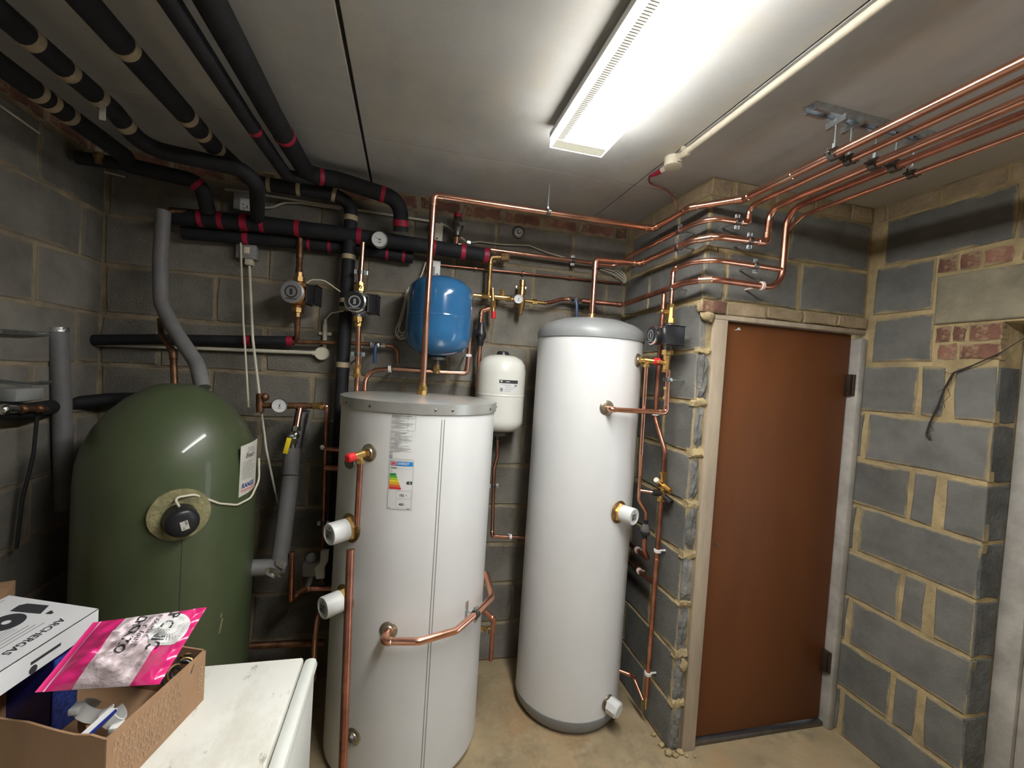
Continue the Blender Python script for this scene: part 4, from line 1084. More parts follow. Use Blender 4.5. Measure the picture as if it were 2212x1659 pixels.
gauge('small white dial on the brass pressure reducing valve', (0.555, 2.245, 2.042), (-.25, -1, 0), .025, (0.573, 2.300, 2.052), angle=1.0)
pipe('copper_pipe', 'copper pipe feeding the lowest wall pipe from the brass valve group', [(0.713, 2.300, 2.043), (0.756, 2.310, 2.054), (0.829, 2.330, 2.082), (1.068, 2.330, 2.091), (.97, 2.29, 2.077)], .0105, 'copper_dull', bend=.05)
lv = thing('lever_valve', 'chrome lever valve with hanging blue handle above the tall cylinder', 'valve', (0.912, 2.330, 2.085))
b = B(); b.cyl((0.861, 2.320, 2.084), (0.956, 2.320, 2.083), .016, seg=8); b.ball((0.906, 2.315, 2.083), .02, seg=12); b.cyl((0.908, 2.320, 2.084), (0.894, 2.285, 2.077), .008, seg=8); emit('body', b, 'chrome', lv)
b = B(); b.tube([(0.892, 2.285, 2.077), (0.896, 2.275, 2.040), (0.903, 2.280, 1.965)], .0085, 8); emit('lever', b, 'blue_plastic', lv)
pipe('brass_pipe', 'old brass pipe dropping from the capped tee to the manifold', [(0.482, 2.300, 2.264), (0.402, 2.300, 2.254), (0.403, 2.300, 2.049)], .0125, 'brass_old', elbows=(1,), cat='pipe')
b = B(); b.cyl((0.457, 2.300, 2.261), (0.498, 2.300, 2.264), .021, seg=8); tag(emit('end_cap', b, 'brass_old', loc=(0.477, 2.300, 2.264)), 'old brass end cap on the wall tee below the long copper pipe', 'fitting')
chk = thing('check_valve', 'black wrapped strainer valve on the copper pipe right of the blue vessel', 'valve', (0.372, 2.290, 1.849))
b = B(); b.lathe((0.373, 2.290, 1.781), (0, 0, 1), [(.014, 0), (.018, .012), (.018, .03), (.028, .045), (.031, .065), (.022, .085), (.019, .11), (.014, .125)], 14); b.cyl((0.368, 2.280, 1.836), (0.339, 2.240, 1.853), .013, seg=8); emit('body', b, 'black_plastic', chk)
pipe('copper_pipe', 'copper pipe bending up from the black strainer to the manifold', [(0.367, 2.290, 1.886), (0.369, 2.290, 1.966), (0.412, 2.285, 1.984)], .0125, 'copper', elbows=(1,))
pipe('copper_pipe', 'copper pipe from the black strainer down behind the small white vessel', [(0.372, 2.290, 1.796), (0.379, 2.320, 1.653), (0.383, 2.330, 1.453)], .0125, 'copper', bend=.05)
pipe('copper_pipe', 'thin reddish copper tube along the back wall behind the tall cylinder top', [(0.139, 2.370, 2.199), (0.793, 2.370, 2.212), (1.201, 2.370, 2.218)], .0055, 'copper_dull', clips=[((0.335, 2.370, 2.203), YW, 'copper_dull', .01), ((0.602, 2.370, 2.209), YW, 'copper_dull', .01), ((0.882, 2.370, 2.212), YW, 'copper_dull', .01)])
ro = thing('wall_rosette', 'dark round rosette fixed to the upper back wall', 'fixture', (0.564, 2.385, 2.433))
b = B(); b.lathe((0.565, 2.386, 2.433), (0, -1, 0), [(.036, 0), (.034, .008), (.026, .012), (.024, .008), (.012, .008), (.008, .016)], 24); emit('disc', b, 'dark_steel', ro)
dv = thing('gate_valve', 'dark old gate valve hanging from the red banded pipe near the ceiling', 'valve', (0.220, 2.300, 2.389))
b = B(); b.lathe((0.218, 2.300, 2.336), (0, 0, 1), [(.014, 0), (.022, .006), (.022, .03), (.032, .05), (.030, .075), (.02, .09), (.018, .12)], 10); b.cyl((0.227, 2.300, 2.395), (0.245, 2.250, 2.391), .01, seg=8); emit('body', b, 'dark_steel', dv)
b = B(); b.ball((0.229, 2.260, 2.392), .012, seg=8); emit('knob', b, 'grey_plastic', dv)
b = B(); b.lathe((0.217, 2.300, 2.436), (0, 0, 1), [(.022, 0), (.022, .02)], 14); emit('tape', b, 'red_tape', dv)
b = B(); b.cyl((0.217, 2.310, 2.301), (0.218, 2.300, 2.346), .012, seg=12); b.ball((0.217, 2.312, 2.304), .0135, seg=12); emit('tail', b, 'copper', dv)

# cables on the back wall
pipe('cable', 'cream cable sagging along the back wall above the long copper pipe', [(0.224, 2.340, 2.353), (0.287, 2.360, 2.331), (0.346, 2.370, 2.349), (0.474, 2.370, 2.350), (0.626, 2.370, 2.365), (0.728, 2.370, 2.340), (0.839, 2.350, 2.318)], .003, 'cable_white', bend=.05, cat='cable', seg=8)
for where, pts in zip(('lowest', 'second lowest', 'second highest', 'topmost'), ([(1.054, 2.355, 2.279), (1.130, 2.355, 2.267), (1.189, 2.355, 2.241), (1.214, 2.355, 2.217)], [(1.073, 2.355, 2.287), (1.147, 2.355, 2.277), (1.200, 2.355, 2.250), (1.220, 2.355, 2.220)], [(1.093, 2.355, 2.292), (1.164, 2.355, 2.284), (1.208, 2.355, 2.259), (1.223, 2.355, 2.226)], [(1.113, 2.355, 2.297), (1.179, 2.355, 2.291), (1.213, 2.355, 2.268), (1.225, 2.355, 2.232)])):
    pipe('cable', where + ' white cable of the small bundle beside the block corner', pts, .0028, 'cable_white', bend=.03, cat='cable', group='cable bundle at the wall corner', seg=8)

# ------------------------------------------------------------------ lagged pipes under the ceiling on the left
BF = 'black_foam'
pipe('lagged_pipe', 'thicker of the twin black lagged ceiling pipes, turning along the back wall to a drop',
     [(-.49, -1.5, 2.47), (-.475, 1.60, 2.45), (-.470, 2.13, 2.47), (-0.351, 2.170, 2.484), (-0.069, 2.200, 2.446), (-0.062, 2.240, 2.309)], .036, BF, bend=.10,
     bands=[((-0.486, 1.761, 2.440), .022, 'red_tape'), ((-0.151, 2.190, 2.465), .02, 'red_tape'), ((-0.064, 2.230, 2.346), .03, 'red_tape'), ((-0.428, 2.160, 2.488), .02, 'red_tape')], cat='pipe')
pipe('lagged_pipe', 'thinner of the twin black lagged ceiling pipes', [(-.568, -1.5, 2.44), (-.545, 1.60, 2.42), (-.536, 2.06, 2.425), (-.45, 2.15, 2.46)], .024, BF, bend=.08,
     bands=[((-0.523, 1.675, 2.420), .02, 'red_tape')])
pipe('lagged_pipe', 'black lagged ceiling pipe with cream tape bands, dropping down the wall beside the chrome pump',
     [(-.76, -1.5, 2.43), (-.748, 1.90, 2.43), (-.72, 2.24, 2.44), (-0.380, 2.270, 2.450), (-.302, 2.29, 2.42), (-.302, 2.29, .4)], .031, BF, bend=.07,
     bands=[((-0.761, 1.365, 2.430), .026, 'cream_tape'), ((-0.748, 1.687, 2.430), .026, 'cream_tape'), ((-0.746, 1.790, 2.430), .024, 'cream_tape'), ((-0.742, 1.907, 2.430), .024, 'cream_tape'),
            ((-0.659, 2.260, 2.461), .018, 'cream_tape'), ((-0.535, 2.260, 2.460), .018, 'cream_tape'), ((-0.380, 2.270, 2.454), .018, 'cream_tape'),
            ((-0.306, 2.290, 2.353), .026, 'cream_tape'), ((-0.301, 2.290, 2.165), .024, 'cream_tape'), ((-0.303, 2.290, 1.952), .022, 'cream_tape'), ((-0.303, 2.290, 1.911), .022, 'cream_tape'), ((-0.295, 2.290, 1.638), .026, 'cream_tape')])
pipe('lagged_pipe', 'black lagged ceiling pipe over the green cylinder, turning right and down to the header',
     [(-.99, -1.5, 2.43), (-.98, 1.74, 2.43), (-0.974, 1.900, 2.388), (-0.654, 1.920, 2.371), (-0.618, 1.970, 2.340), (-0.699, 2.250, 2.287)], .029, BF, bend=.08,
     bands=[((-1.033, 1.411, 2.430), .028, 'cream_tape'), ((-1.031, 1.537, 2.430), .028, 'cream_tape'), ((-0.969, 1.659, 2.430), .028, 'cream_tape'), ((-0.965, 1.801, 2.430), .026, 'cream_tape')])
pipe('lagged_pipe', 'black lagged pipe nearest the left wall, following the corner to the header',
     [(-1.17, -1.5, 2.43), (-1.16, 1.90, 2.43), (-1.14, 2.12, 2.42), (-1.191, 2.170, 2.411), (-0.908, 2.200, 2.392), (-.90, 2.26, 2.28)], .031, BF, bend=.06,
     bands=[((-1.184, 1.699, 2.430), .024, 'cream_tape'), ((-1.181, 1.751, 2.430), .024, 'cream_tape'), ((-1.171, 1.828, 2.430), .024, 'cream_tape'), ((-0.912, 2.200, 2.392), .02, 'red_tape')])
pipe('lagged_header', 'long black lagged header with red tape bands across the back wall',
     [(-1.052, 2.285, 2.255), (-0.687, 2.285, 2.270), (-0.329, 2.285, 2.272), (0.029, 2.285, 2.265), (0.394, 2.285, 2.257)], .037, BF, bend=.3,
     bands=[((-0.937, 2.285, 2.264), .02, 'red_tape'), ((-0.857, 2.285, 2.265), .022, 'red_tape'), ((-0.761, 2.285, 2.268), .03, 'red_tape'), ((-0.685, 2.285, 2.270), .02, 'red_tape'), ((-0.536, 2.285, 2.272), .022, 'red_tape'),
            ((-0.258, 2.285, 2.270), .024, 'red_tape'), ((0.103, 2.285, 2.260), .02, 'red_tape'), ((0.253, 2.285, 2.258), .024, 'red_tape'), ((0.374, 2.285, 2.257), .028, 'red_tape')])
pipe('lagged_header', 'lower black lagged header tucked under the long one on the back wall',
     [(-1.032, 2.340, 2.198), (-0.591, 2.340, 2.216), (-0.303, 2.340, 2.220), (0.003, 2.340, 2.212)], .030, BF, bend=.3,
     bands=[((-0.770, 2.340, 2.214), .024, 'red_tape'), ((-0.494, 2.340, 2.218), .014, 'red_tape'), ((-0.400, 2.340, 2.219), .014, 'red_tape'), ((-0.126, 2.340, 2.215), .014, 'red_tape'), ((-0.044, 2.340, 2.213), .016, 'red_tape')])
pipe('lagged_pipe', 'black lagged pipe with two red bands crossing the wall behind the grey bent pipe',
     [(-1.448, 2.340, 1.670), (-1.133, 2.340, 1.700), (-0.542, 2.340, 1.738)], .024, BF, bands=[((-0.743, 2.340, 1.726), .03, 'red_tape'), ((-0.557, 2.340, 1.737), .03, 'red_tape')])
pipe('copper_pipe', 'old brown copper pipe end behind the black lagged pipe, running right to the wall valve', [(-0.544, 2.330, 1.735), (-0.293, 2.330, 1.748), (-0.182, 2.330, 1.750), (-0.080, 2.330, 1.748), (-0.049, 2.330, 1.731), (-0.045, 2.330, 1.662)], .0105, 'copper_old', bend=.03, elbows=(4,))
l2 = thing('lever_valve', 'old lever valve with hanging blue handle left of the blue vessel', 'valve', (-0.148, 2.320, 1.749))
b = B(); b.cyl((-0.181, 2.320, 1.749), (-0.109, 2.320, 1.750), .015, seg=8); b.ball((-0.145, 2.315, 1.749), .019, seg=10); b.cyl((-0.154, 2.320, 1.749), (-0.154, 2.280, 1.740), .007, seg=8); emit('body', b, 'chrome', l2)
b = B(); b.tube([(-0.154, 2.280, 1.743), (-0.154, 2.270, 1.724), (-0.153, 2.275, 1.655)], .008, 8); emit('lever', b, 'blue_plastic', l2)

# grey foam pipes
pipe('lagged_pipe', 'grey foam lagged pipe bending down into the top of the green cylinder',
     [(-1.046, 2.200, 2.250), (-1.050, 2.200, 2.042), (-1.027, 2.170, 1.852), (-0.939, 2.100, 1.736), (-0.822, 2.020, 1.609), (-0.777, 1.970, 1.514)], .028, 'grey_foam', bend=.12)
pipe('copper_pipe', 'old copper pipe behind the grey bend entering the green cylinder', [(-1.050, 2.220, 1.786), (-1.024, 2.180, 1.721), (-0.924, 2.060, 1.646), (-0.895, 2.020, 1.498)], .0125, 'copper_old', bend=.06, fit='copper_old', elbows=(2,))
pipe('copper_pipe', 'old brown copper stub linking the grey bend to the long header', [(-1.057, 2.220, 2.245), (-1.036, 2.250, 2.268), (-0.927, 2.280, 2.280)], .011, 'copper_old', bend=.03)
pipe('lagged_pipe', 'upright grey lagged pipe in the left corner with silver tape on its end', [(-1.351, 2.120, 1.716), (-1.331, 2.120, 1.454), (-1.307, 2.120, 0.986)], .031, 'grey_foam', bands=[((-1.351, 2.120, 1.708), .02, 'foil_tape')])
pipe('metal_tube', 'thin steel tube on the left wall reaching the upright grey pipe', [(-1.330, 1.837, 1.683), (-1.330, 1.948, 1.685), (-1.376, 2.130, 1.685)], .008, 'zinc', bend=.05)
pipe('lagged_pipe', 'black lagged pipe low on the left wall running behind the green cylinder', [(-1.300, 1.709, 1.425), (-1.300, 1.915, 1.406), (-1.384, 2.250, 1.400), (-1.279, 2.330, 1.419), (-0.994, 2.340, 1.436)], .028, BF, bend=.08)
lvv = thing('wall_valve', 'chrome valve with grey body at the left picture edge', 'valve', (-1.270, 1.797, 1.432))
b = B(); b.cyl((-1.260, 1.717, 1.437), (-1.260, 1.808, 1.425), .013, seg=8); b.ball((-1.250, 1.749, 1.431), .018, seg=10); emit('body', b, 'chrome', lvv)
b = B(); b.box((-1.300, 1.890, 1.468), (.05, .12, .045), None, .006); emit('actuator', b, 'grey_plastic', lvv)
b = B(); b.cyl((-1.260, 1.808, 1.425), (-1.270, 1.948, 1.411), .011, seg=10); b.ball((-1.260, 1.837, 1.422), .016, seg=8); b.ball((-1.265, 1.911, 1.416), .016, seg=8); emit('tail', b, 'copper_old', lvv)
b = B(); b.tube([(-1.300, 1.785, 1.520), (-1.300, 1.892, 1.503), (-1.300, 2.016, 1.505)], .007, 8); emit('lever', b, 'zinc', lvv)
pipe('cable', 'dark cable hanging down the left wall from the chrome valve', [(-1.290, 1.920, 1.423), (-1.290, 1.942, 1.384), (-1.300, 1.946, 1.239), (-1.310, 1.919, 1.085), (-1.310, 1.902, 0.915)], .006, 'black_plastic', bend=.1, cat='cable')
pipe('lagged_pipe', 'short black lagged stub in the left ceiling corner under the brass vent', [(-1.329, 2.150, 2.402), (-1.167, 2.170, 2.410)], .026, BF)
vt = thing('air_vent', 'brass air vent standing on the lagged pipe near the left ceiling corner', 'valve', (-1.225, 2.100, 2.389))
b = B(); b.cyl((-1.225, 2.100, 2.376), (-1.226, 2.100, 2.416), .012, seg=10); b.cyl((-1.226, 2.100, 2.396), (-1.226, 2.100, 2.412), .018, seg=6); emit('body', b, 'brass_old', vt)
b = B(); b.lathe((-1.226, 2.100, 2.416), (0, 0, 1), [(.012, 0), (.014, .01), (.008, .03)], 10); emit('cap', b, 'paper_old', vt)
pipe('cable', 'thin pale cable running along the top of the left wall', [(-1.352, 1.746, 2.430), (-1.352, 1.842, 2.427), (-1.352, 2.002, 2.418)], .004, 'cable_white', cat='cable', seg=8)
pipe('cable', 'thin pale cable high in the left corner of the back wall', [(-1.381, 2.370, 2.436), (-1.281, 2.370, 2.424)], .004, 'cable_white', cat='cable', seg=8)
b = B(); b.box((-0.941, 1.622, 2.370), (.016, .002, .055), None); tag(emit('pipe_tag', b, 'paper_old', loc=(-0.953, 1.642, 2.390)), 'pale paper tag dangling from a ceiling pipe', 'tag')

# pumps on the left part of the back wall
pump('old orange pump with a grey round face on the back wall', (-0.512, 2.260, 1.955), (-.12, -1, 0), 'pump_orange', 'pump_grey', .052, (1, 0, 0), ring='pump_grey', plate='orange_label')
pipe('copper_pipe', 'old blackened pipe above the orange pump', [(-0.529, 2.310, 2.232), (-0.525, 2.300, 2.130), (-0.517, 2.270, 2.024)], .0135, 'copper_old', bend=.1, joints=[(-0.519, 2.280, 2.056), (-0.524, 2.300, 2.164)])
pipe('copper_pipe', 'old brown pipe below the orange pump down to the black lagged pipe', [(-0.515, 2.270, 1.888), (-0.519, 2.300, 1.787), (-0.527, 2.330, 1.736)], .0125, 'copper_old', bend=.02, joints=[(-0.515, 2.280, 1.841)])
pump('chrome rimmed black faced pump beside the black upright pipe', (-0.236, 2.220, 1.933), (-.10, -1, 0), 'pump_grey', 'black_plastic', .050, (1, 0, 0), plate='pump_grey')
pipe('copper_pipe', 'bright copper pipe between the long header and the chrome rimmed pump', [(-0.234, 2.230, 2.229), (-0.235, 2.220, 2.020)], .0125, 'copper', clips=[((-0.234, 2.220, 2.086), YW, 'zinc', .14)])
pipe('copper_pipe', 'bright copper pipe from the chrome rimmed pump down behind the silver lid', [(-0.231, 2.220, 1.838), (-0.224, 2.220, 1.482)], .0125, 'copper', clips=[((-0.230, 2.220, 1.694), YW, 'zinc', .14)])
for lab, y0, y1 in (('brass gate above the chrome rimmed pump', (-0.233, 2.220, 1.989), (-0.233, 2.220, 2.033)), ('brass gate below the chrome rimmed pump', (-0.233, 2.220, 1.827), (-0.235, 2.220, 1.869))):
    t = thing('pump_valve', lab, 'valve', y0); b = B(); y0 = Vector(y0); y1 = Vector(y1)
    b.cyl(y0, y1, .018, seg=8); b.ball((y0 + y1) / 2 + Vector((0, -.018, 0)), .011, seg=10); emit('body', b, 'brass', t)
b = B(); b.cyl((-0.227, 2.220, 1.589), (-0.230, 2.220, 1.638), .0155, seg=12); b.cyl((-0.227, 2.220, 1.583), (-0.228, 2.220, 1.601), .019, seg=6); b.cyl((-0.229, 2.220, 1.625), (-0.230, 2.220, 1.643), .019, seg=6)
tag(emit('compression_coupling', b, 'brass', loc=(-0.228, 2.220, 1.616)), 'brass compression coupling just above the silver lid on the left', 'fitting')
pipe('cable', 'cream cable arching from the orange pump to the black upright pipe', [(-0.476, 2.240, 2.008), (-0.457, 2.240, 2.029), (-0.402, 2.250, 2.035), (-0.325, 2.280, 1.989)], .003, 'cable_white', bend=.06, cat='cable', seg=8)
pipe('cable', 'cream cable from the chrome rimmed pump to the round wall box', [(-0.306, 2.240, 1.896), (-0.369, 2.300, 1.888), (-0.402, 2.340, 1.857), (-0.405, 2.350, 1.835)], .003, 'cable_white', bend=.04, cat='cable', seg=8)
gauge('large round white dial thermometer on the long header', (-0.158, 2.225, 2.253), (-.1, -1, .05), .040, (-0.162, 2.280, 2.268), angle=2.75)
# conduits and electrical boxes
pipe('conduit', 'cream conduit running level to the round wall box', [(-1.394, 2.365, 1.661), (-0.426, 2.365, 1.688)], .0095, 'cable_white', cat='conduit')
rb = thing('junction_box', 'round cream wall box at the end of the level conduit', 'junction box', (-0.414, 2.385, 1.687))
b = B(); b.lathe((-0.415, 2.388, 1.687), (0, -1, 0), [(.034, 0), (.034, .03), (.031, .034)], 24); b.cyl((-0.458, 2.365, 1.686), (-0.430, 2.365, 1.688), .013, seg=12); emit('body', b, 'cable_white', rb)
b = B(); b.cyl((-0.404, 2.370, 1.715), (-0.408, 2.370, 1.836), .011, seg=12); b.cyl((-0.407, 2.370, 1.823), (-0.409, 2.370, 1.860), .0085, seg=12); b.bx((-0.436, 2.370, 1.783)[0], (-0.375, 2.370, 1.788)[0], 2.375, 2.388, (-0.405, 2.370, 1.781)[2], (-0.406, 2.370, 1.797)[2], .002); emit('gland', b, 'cable_white', rb)
s1 = boxy('switch_box', 'white stickered grey box half hidden above the long header', (-0.794, 2.360, 2.381), (.075, .05, .085), 'grey_plastic', 'switch box')
F = on_plane(Vector((-0.777, 2.335, 2.366)), (1, 0, 0), (0, 0, 1)); d = Decal(F); d.rect(-.024, .024, -.03, .026, .0005); k = d.out('sticker', 'paper', s1)
d = Decal(F); d.rect(-.015, -.008, -.005, .0, .001); d.rect(.004, .008, -.02, -.005, .001); d.rect(-.012, -.004, -.022, -.018, .001); d.out('sticker_print', 'ink', k)
s2 = boxy('switch_box', 'weathered grey box under the headers where two conduits start', (-0.770, 2.365, 2.164), (.085, .045, .10), 'grey_plastic', 'switch box')
b = B(); b.box(Vector((-0.783, 2.365, 2.193)) + Vector((0, -.024, 0)), (.03, .006, .012), None, .002); emit('slot', b, 'black_plastic', s2)
b = B(); b.box((-0.759, 2.365, 2.103), (.034, .034, .034), None, .004); emit('gland', b, 'cable_white', s2)
b = B(); b.box(Vector((-0.766, 2.365, 2.153)) + Vector((0, -.024, 0)), (.025, .004, .03), None, .002); emit('rocker', b, 'cream_plastic', s2)
s3 = boxy('switch_box', 'pale grey switch box behind the thick copper riser', (0.117, 2.365, 2.358), (.062, .045, .10), 'cable_white', 'switch box')
b = B(); b.ball(Vector((0.119, 2.365, 2.327)) + Vector((0, -.024, 0)), .005, seg=8); emit('screw', b, 'dark_steel', s3)
s4 = boxy('switch_box', 'white wall switch with a printed label just above the blue vessel', (0.113, 2.365, 2.168), (.066, .045, .09), 'white_plastic', 'switch box')
F = on_plane(Vector((0.110, 2.342, 2.160)), (1, 0, 0), (0, 0, 1)); d = Decal(F); d.rect(-.022, .008, -.025, .02, .0006); d.out('label_print', 'ink_grey', s4)
b = B(); b.ball(Vector((0.130, 2.342, 2.143)), .004, seg=8); emit('screw', b, 'dark_steel', s4)
pipe('cable', 'thin cream cable hanging straight down from behind the long header', [(-0.794, 2.330, 2.260), (-0.784, 2.330, 2.105), (-0.752, 2.300, 1.800), (-0.739, 2.290, 1.713), (-0.701, 2.260, 1.413)], .0045, 'cable_white', bend=.2, cat='cable', seg=8)
pipe('conduit', 'thin cream conduit from the weathered box leaning down behind the green cylinder', [(-0.759, 2.365, 2.083), (-0.710, 2.300, 1.738), (-0.662, 2.270, 1.479)], .006, 'cable_white', bend=.2, cat='conduit', seg=8)
pipe('cable', 'pale cable trailing from the gauge tee down between the cylinders', [(-0.640, 2.240, 1.400), (-0.607, 2.220, 1.227), (-0.561, 2.200, 1.059), (-0.523, 2.180, 0.935)], .0048, 'cable_white', bend=.2, cat='cable', seg=8)
pipe('conduit', 'cream conduit high on the back wall behind the lagged drops', [(-0.880, 2.372, 2.433), (-0.774, 2.372, 2.435), (-0.442, 2.372, 2.428), (0.082, 2.372, 2.421)], .006, 'cable_white', bend=.3, cat='conduit', seg=8)
pipe('cable', 'cream cable rising in a wave from the stickered box to the high conduit', [(-0.717, 2.365, 2.368), (-0.668, 2.365, 2.378), (-0.626, 2.370, 2.408), (-0.547, 2.370, 2.420), (-0.365, 2.370, 2.416)], .005, 'cable_white', bend=.08, cat='cable', seg=8)
for i, pts in enumerate(([(-0.007, 2.350, 2.062), (-0.035, 2.350, 1.892), (-0.054, 2.350, 1.813), (-0.043, 2.350, 1.783), (-0.014, 2.350, 1.802)], [(-0.016, 2.350, 2.049), (-0.044, 2.350, 1.891), (-0.066, 2.350, 1.829), (-0.055, 2.350, 1.794), (-0.019, 2.350, 1.816)], [(-0.018, 2.350, 2.013), (-0.041, 2.350, 1.915), (-0.051, 2.350, 1.847), (-0.035, 2.350, 1.815), (-0.013, 2.350, 1.833)])):
    pipe('cable', ('middle', 'outermost', 'innermost')[i] + ' white loop of the cable coil left of the blue vessel', pts, .0035, 'cable_white', bend=.06, cat='cable', group='cable coil behind the blue vessel', seg=8)
pipe('cable', 'white cable dropping from the switch down behind the blue vessel', [(0.070, 2.360, 2.203), (0.055, 2.360, 2.143), (0.030, 2.360, 2.080), (0.010, 2.360, 2.018)], .0035, 'cable_white', bend=.08, cat='cable', seg=8)
pipe('cable', 'pale cable between the pale switch box and the dark gate valve', [(0.135, 2.360, 2.415), (0.183, 2.340, 2.391), (0.215, 2.320, 2.356), (0.263, 2.330, 2.336)], .004, 'cable_white', bend=.05, cat='cable', seg=8)

# ------------------------------------------------------------------ old pipework between the green and the broad cylinder
YG = 2.22
pipe('copper_pipe', 'old brown copper pipe with a tee, level with the small dial', [(-0.641, 2.220, 1.428), (-0.388, 2.220, 1.437)], .0135, 'copper_old', joints=[(-0.544, 2.220, 1.430), (-0.470, 2.220, 1.431)], fit='copper_old')
b = B(); b.cyl((-0.640, 2.220, 1.398), (-0.644, 2.220, 1.483), .017, seg=10); b.ball((-0.624, 2.220, 1.467), .02, seg=10); tag(emit('pipe_tee', b, 'copper_old', loc=(-0.641, 2.220, 1.428)), 'dark crusted pipe tee left of the small dial', 'fitting')
gauge('small white dial on the old brown tee between the cylinders', (-0.550, 2.180, 1.435), (.1, -1, 0), .034, (-0.560, 2.220, 1.431), angle=1.35)
t = thing('compression_elbow', 'brass elbow at the right end of the old brown tee', 'fitting', (-0.367, 2.220, 1.438))
b = B(); b.cyl((-0.416, 2.220, 1.436), (-0.376, 2.220, 1.437), .016, seg=8); b.cyl((-0.382, 2.220, 1.437), (-0.369, 2.220, 1.438), .021, seg=6); emit('body', b, 'brass', t)
pipe('copper_pipe', 'thin copper pipe dropping beside the broad cylinder from the brass elbow', [(-0.369, 2.220, 1.438), (-0.355, 2.220, 1.436), (-0.350, 2.220, 1.210), (-0.336, 2.220, 0.592)], .0095, 'copper_dull', elbows=(1,), fit='copper', bend=.1, clips=[((-0.346, 2.220, 0.874), YW, 'zinc', .12)])
t = thing('pipe_tee', 'red brown copper tee branches reaching behind the broad cylinder', 'fitting', (-0.344, 2.220, 1.165))
b = B(); b.cyl((-0.353, 2.220, 1.234), (-0.274, 2.220, 1.229), .011, seg=12); b.cyl((-0.350, 2.200, 1.148), (-0.269, 2.220, 1.139), .015, seg=12); emit('branch', b, 'copper_dull', t)
b = B(); b.lathe((-0.359, 2.200, 1.245), (-.2, -1, 0), [(.012, 0), (.012, .01), (.006, .011)], 12); emit('plug', b, 'chrome', t)
pipe('copper_pipe', 'short bright copper pipe from the tee down to the yellow lever valve', [(-0.468, 2.210, 1.423), (-0.473, 2.180, 1.327)], .0125, 'copper')
yv = thing('lever_valve', 'chrome ball valve with a yellow lever at the head of the grey lagging', 'valve', (-0.477, 2.170, 1.303))
b = B(); b.cyl((-0.471, 2.180, 1.345), (-0.474, 2.180, 1.323), .019, seg=6); b.ball((-0.476, 2.165, 1.304), .021, seg=12); b.cyl((-0.476, 2.160, 1.292), (-0.479, 2.160, 1.266), .019, seg=6); b.cyl((-0.479, 2.160, 1.271), (-0.482, 2.160, 1.245), .013, seg=10); emit('body', b, 'chrome', yv)
b = B(); b.cyl((-0.482, 2.165, 1.299), (-0.485, 2.120, 1.307), .006, seg=8); le = emit('stem', b, 'zinc', yv)
P0, P1 = Vector((-0.486, 2.110, 1.300)), Vector((-0.500, 2.110, 1.229)); dd = (P1 - P0)
b = B(); b.box((P0 + P1) / 2, (.020, .006, dd.length), Vector((0, 0, 1)).rotation_difference(-dd).to_matrix(), .002); emit('lever', b, 'yellow_plastic', yv, label='flat yellow lever')
# split grey lagging sloping down to the green cylinder
lg = pipe('lagged_pipe', 'sloping grey foam lagging between the green and the broad cylinder', [(-0.481, 2.155, 1.246), (-0.479, 2.140, 1.118), (-0.482, 2.030, 0.759)], .036, 'grey_foam', bend=.3)
b = B(); pts = [Vector((-0.453, 2.215, 1.419)), Vector((-0.462, 2.195, 1.321)), Vector((-0.469, 2.175, 1.227))]
ax = (pts[-1] - pts[0]).normalized(); back = Vector((.25, 1, .2)); back = (back - ax * back.dot(ax)).normalized(); side = ax.cross(back)
for a0, a1 in ((.0, 1.0),):
    rows = []
    for p in pts:
        rows.append([p + (back * math.cos(t) + side * math.sin(t)) * .036 for t in (-1.9 + 3.8 * i / 12 for i in range(13))])
    b.grid(rows); rows2 = [[p + (back * math.cos(t) + side * math.sin(t)) * .030 for t in (-1.9 + 3.8 * i / 12 for i in range(13))] for p in pts]
    b.grid(rows2); b.grid([rows[0], rows2[0]]); b.grid([rows[-1], rows2[-1]])
emit('split_foam', b, 'grey_foam', lg)
b = B(); b.torus((-0.481, 2.140, 1.124), Vector((-0.479, 2.140, 1.118)) - Vector((-0.482, 2.030, 0.759)), .0355, .0025, 24, 6); emit('foam_joint', b, 'black_foam', lg)
b = B(); rn = random.Random(8)
q0 = Vector((-0.481, 2.020, 0.778)); 
for i in range(6):
    a = q0 + Vector((rn.uniform(-.06, .03), rn.uniform(-.045, -.02), rn.uniform(-.05, .03))); b.face([a, a + Vector((.035, rn.uniform(-.01, .01), -.02)), a + Vector((.03, rn.uniform(-.01, .01), .02)), a + Vector((.0, .0, .028))])
emit('foil_tape', b, 'foil_tape', lg, smooth=False, label='crumpled silver foil tape')
pipe('lagged_pipe', 'thick grey lagged stub entering the side of the green cylinder', [(-0.601, 1.990, 0.771), (-0.460, 2.030, 0.754)], .034, 'grey_foam', bend=.05)
pipe('copper_pipe', 'copper U-bend under the sloping grey lagging', [(-0.430, 2.020, 0.822), (-0.427, 2.020, 0.607), (-0.396, 2.060, 0.629), (-0.374, 2.080, 0.629), (-0.235, 2.080, 0.621)], .0115, 'copper_dull', elbows=(1, 3), fit='copper_dull', joints=[(-0.396, 2.060, 0.629)])
ma = thing('motor_valve', 'grey motorised valve with an upright lever arm behind the broad cylinder', 'valve', (-0.350, 2.100, 0.709))
b = B(); b.box((-0.364, 2.100, 0.714), (.07, .06, .062), None, .008); b.cyl((-0.364, 2.100, 0.673), (-0.374, 2.080, 0.635), .012, seg=10); emit('actuator', b, 'grey_plastic', ma)
b = B(); b.ball((-0.368, 2.100, 0.756), .024, seg=12); emit('head', b, 'grey_plastic', ma)
b = B(); L = [(-0.310, 2.090, 0.797), (-0.310, 2.080, 0.750), (-0.323, 2.070, 0.728), (-0.320, 2.070, 0.679)]; L = [Vector(p) for p in L]
W = Vector((.022, 0, 0)); T = Vector((0, .01, 0))
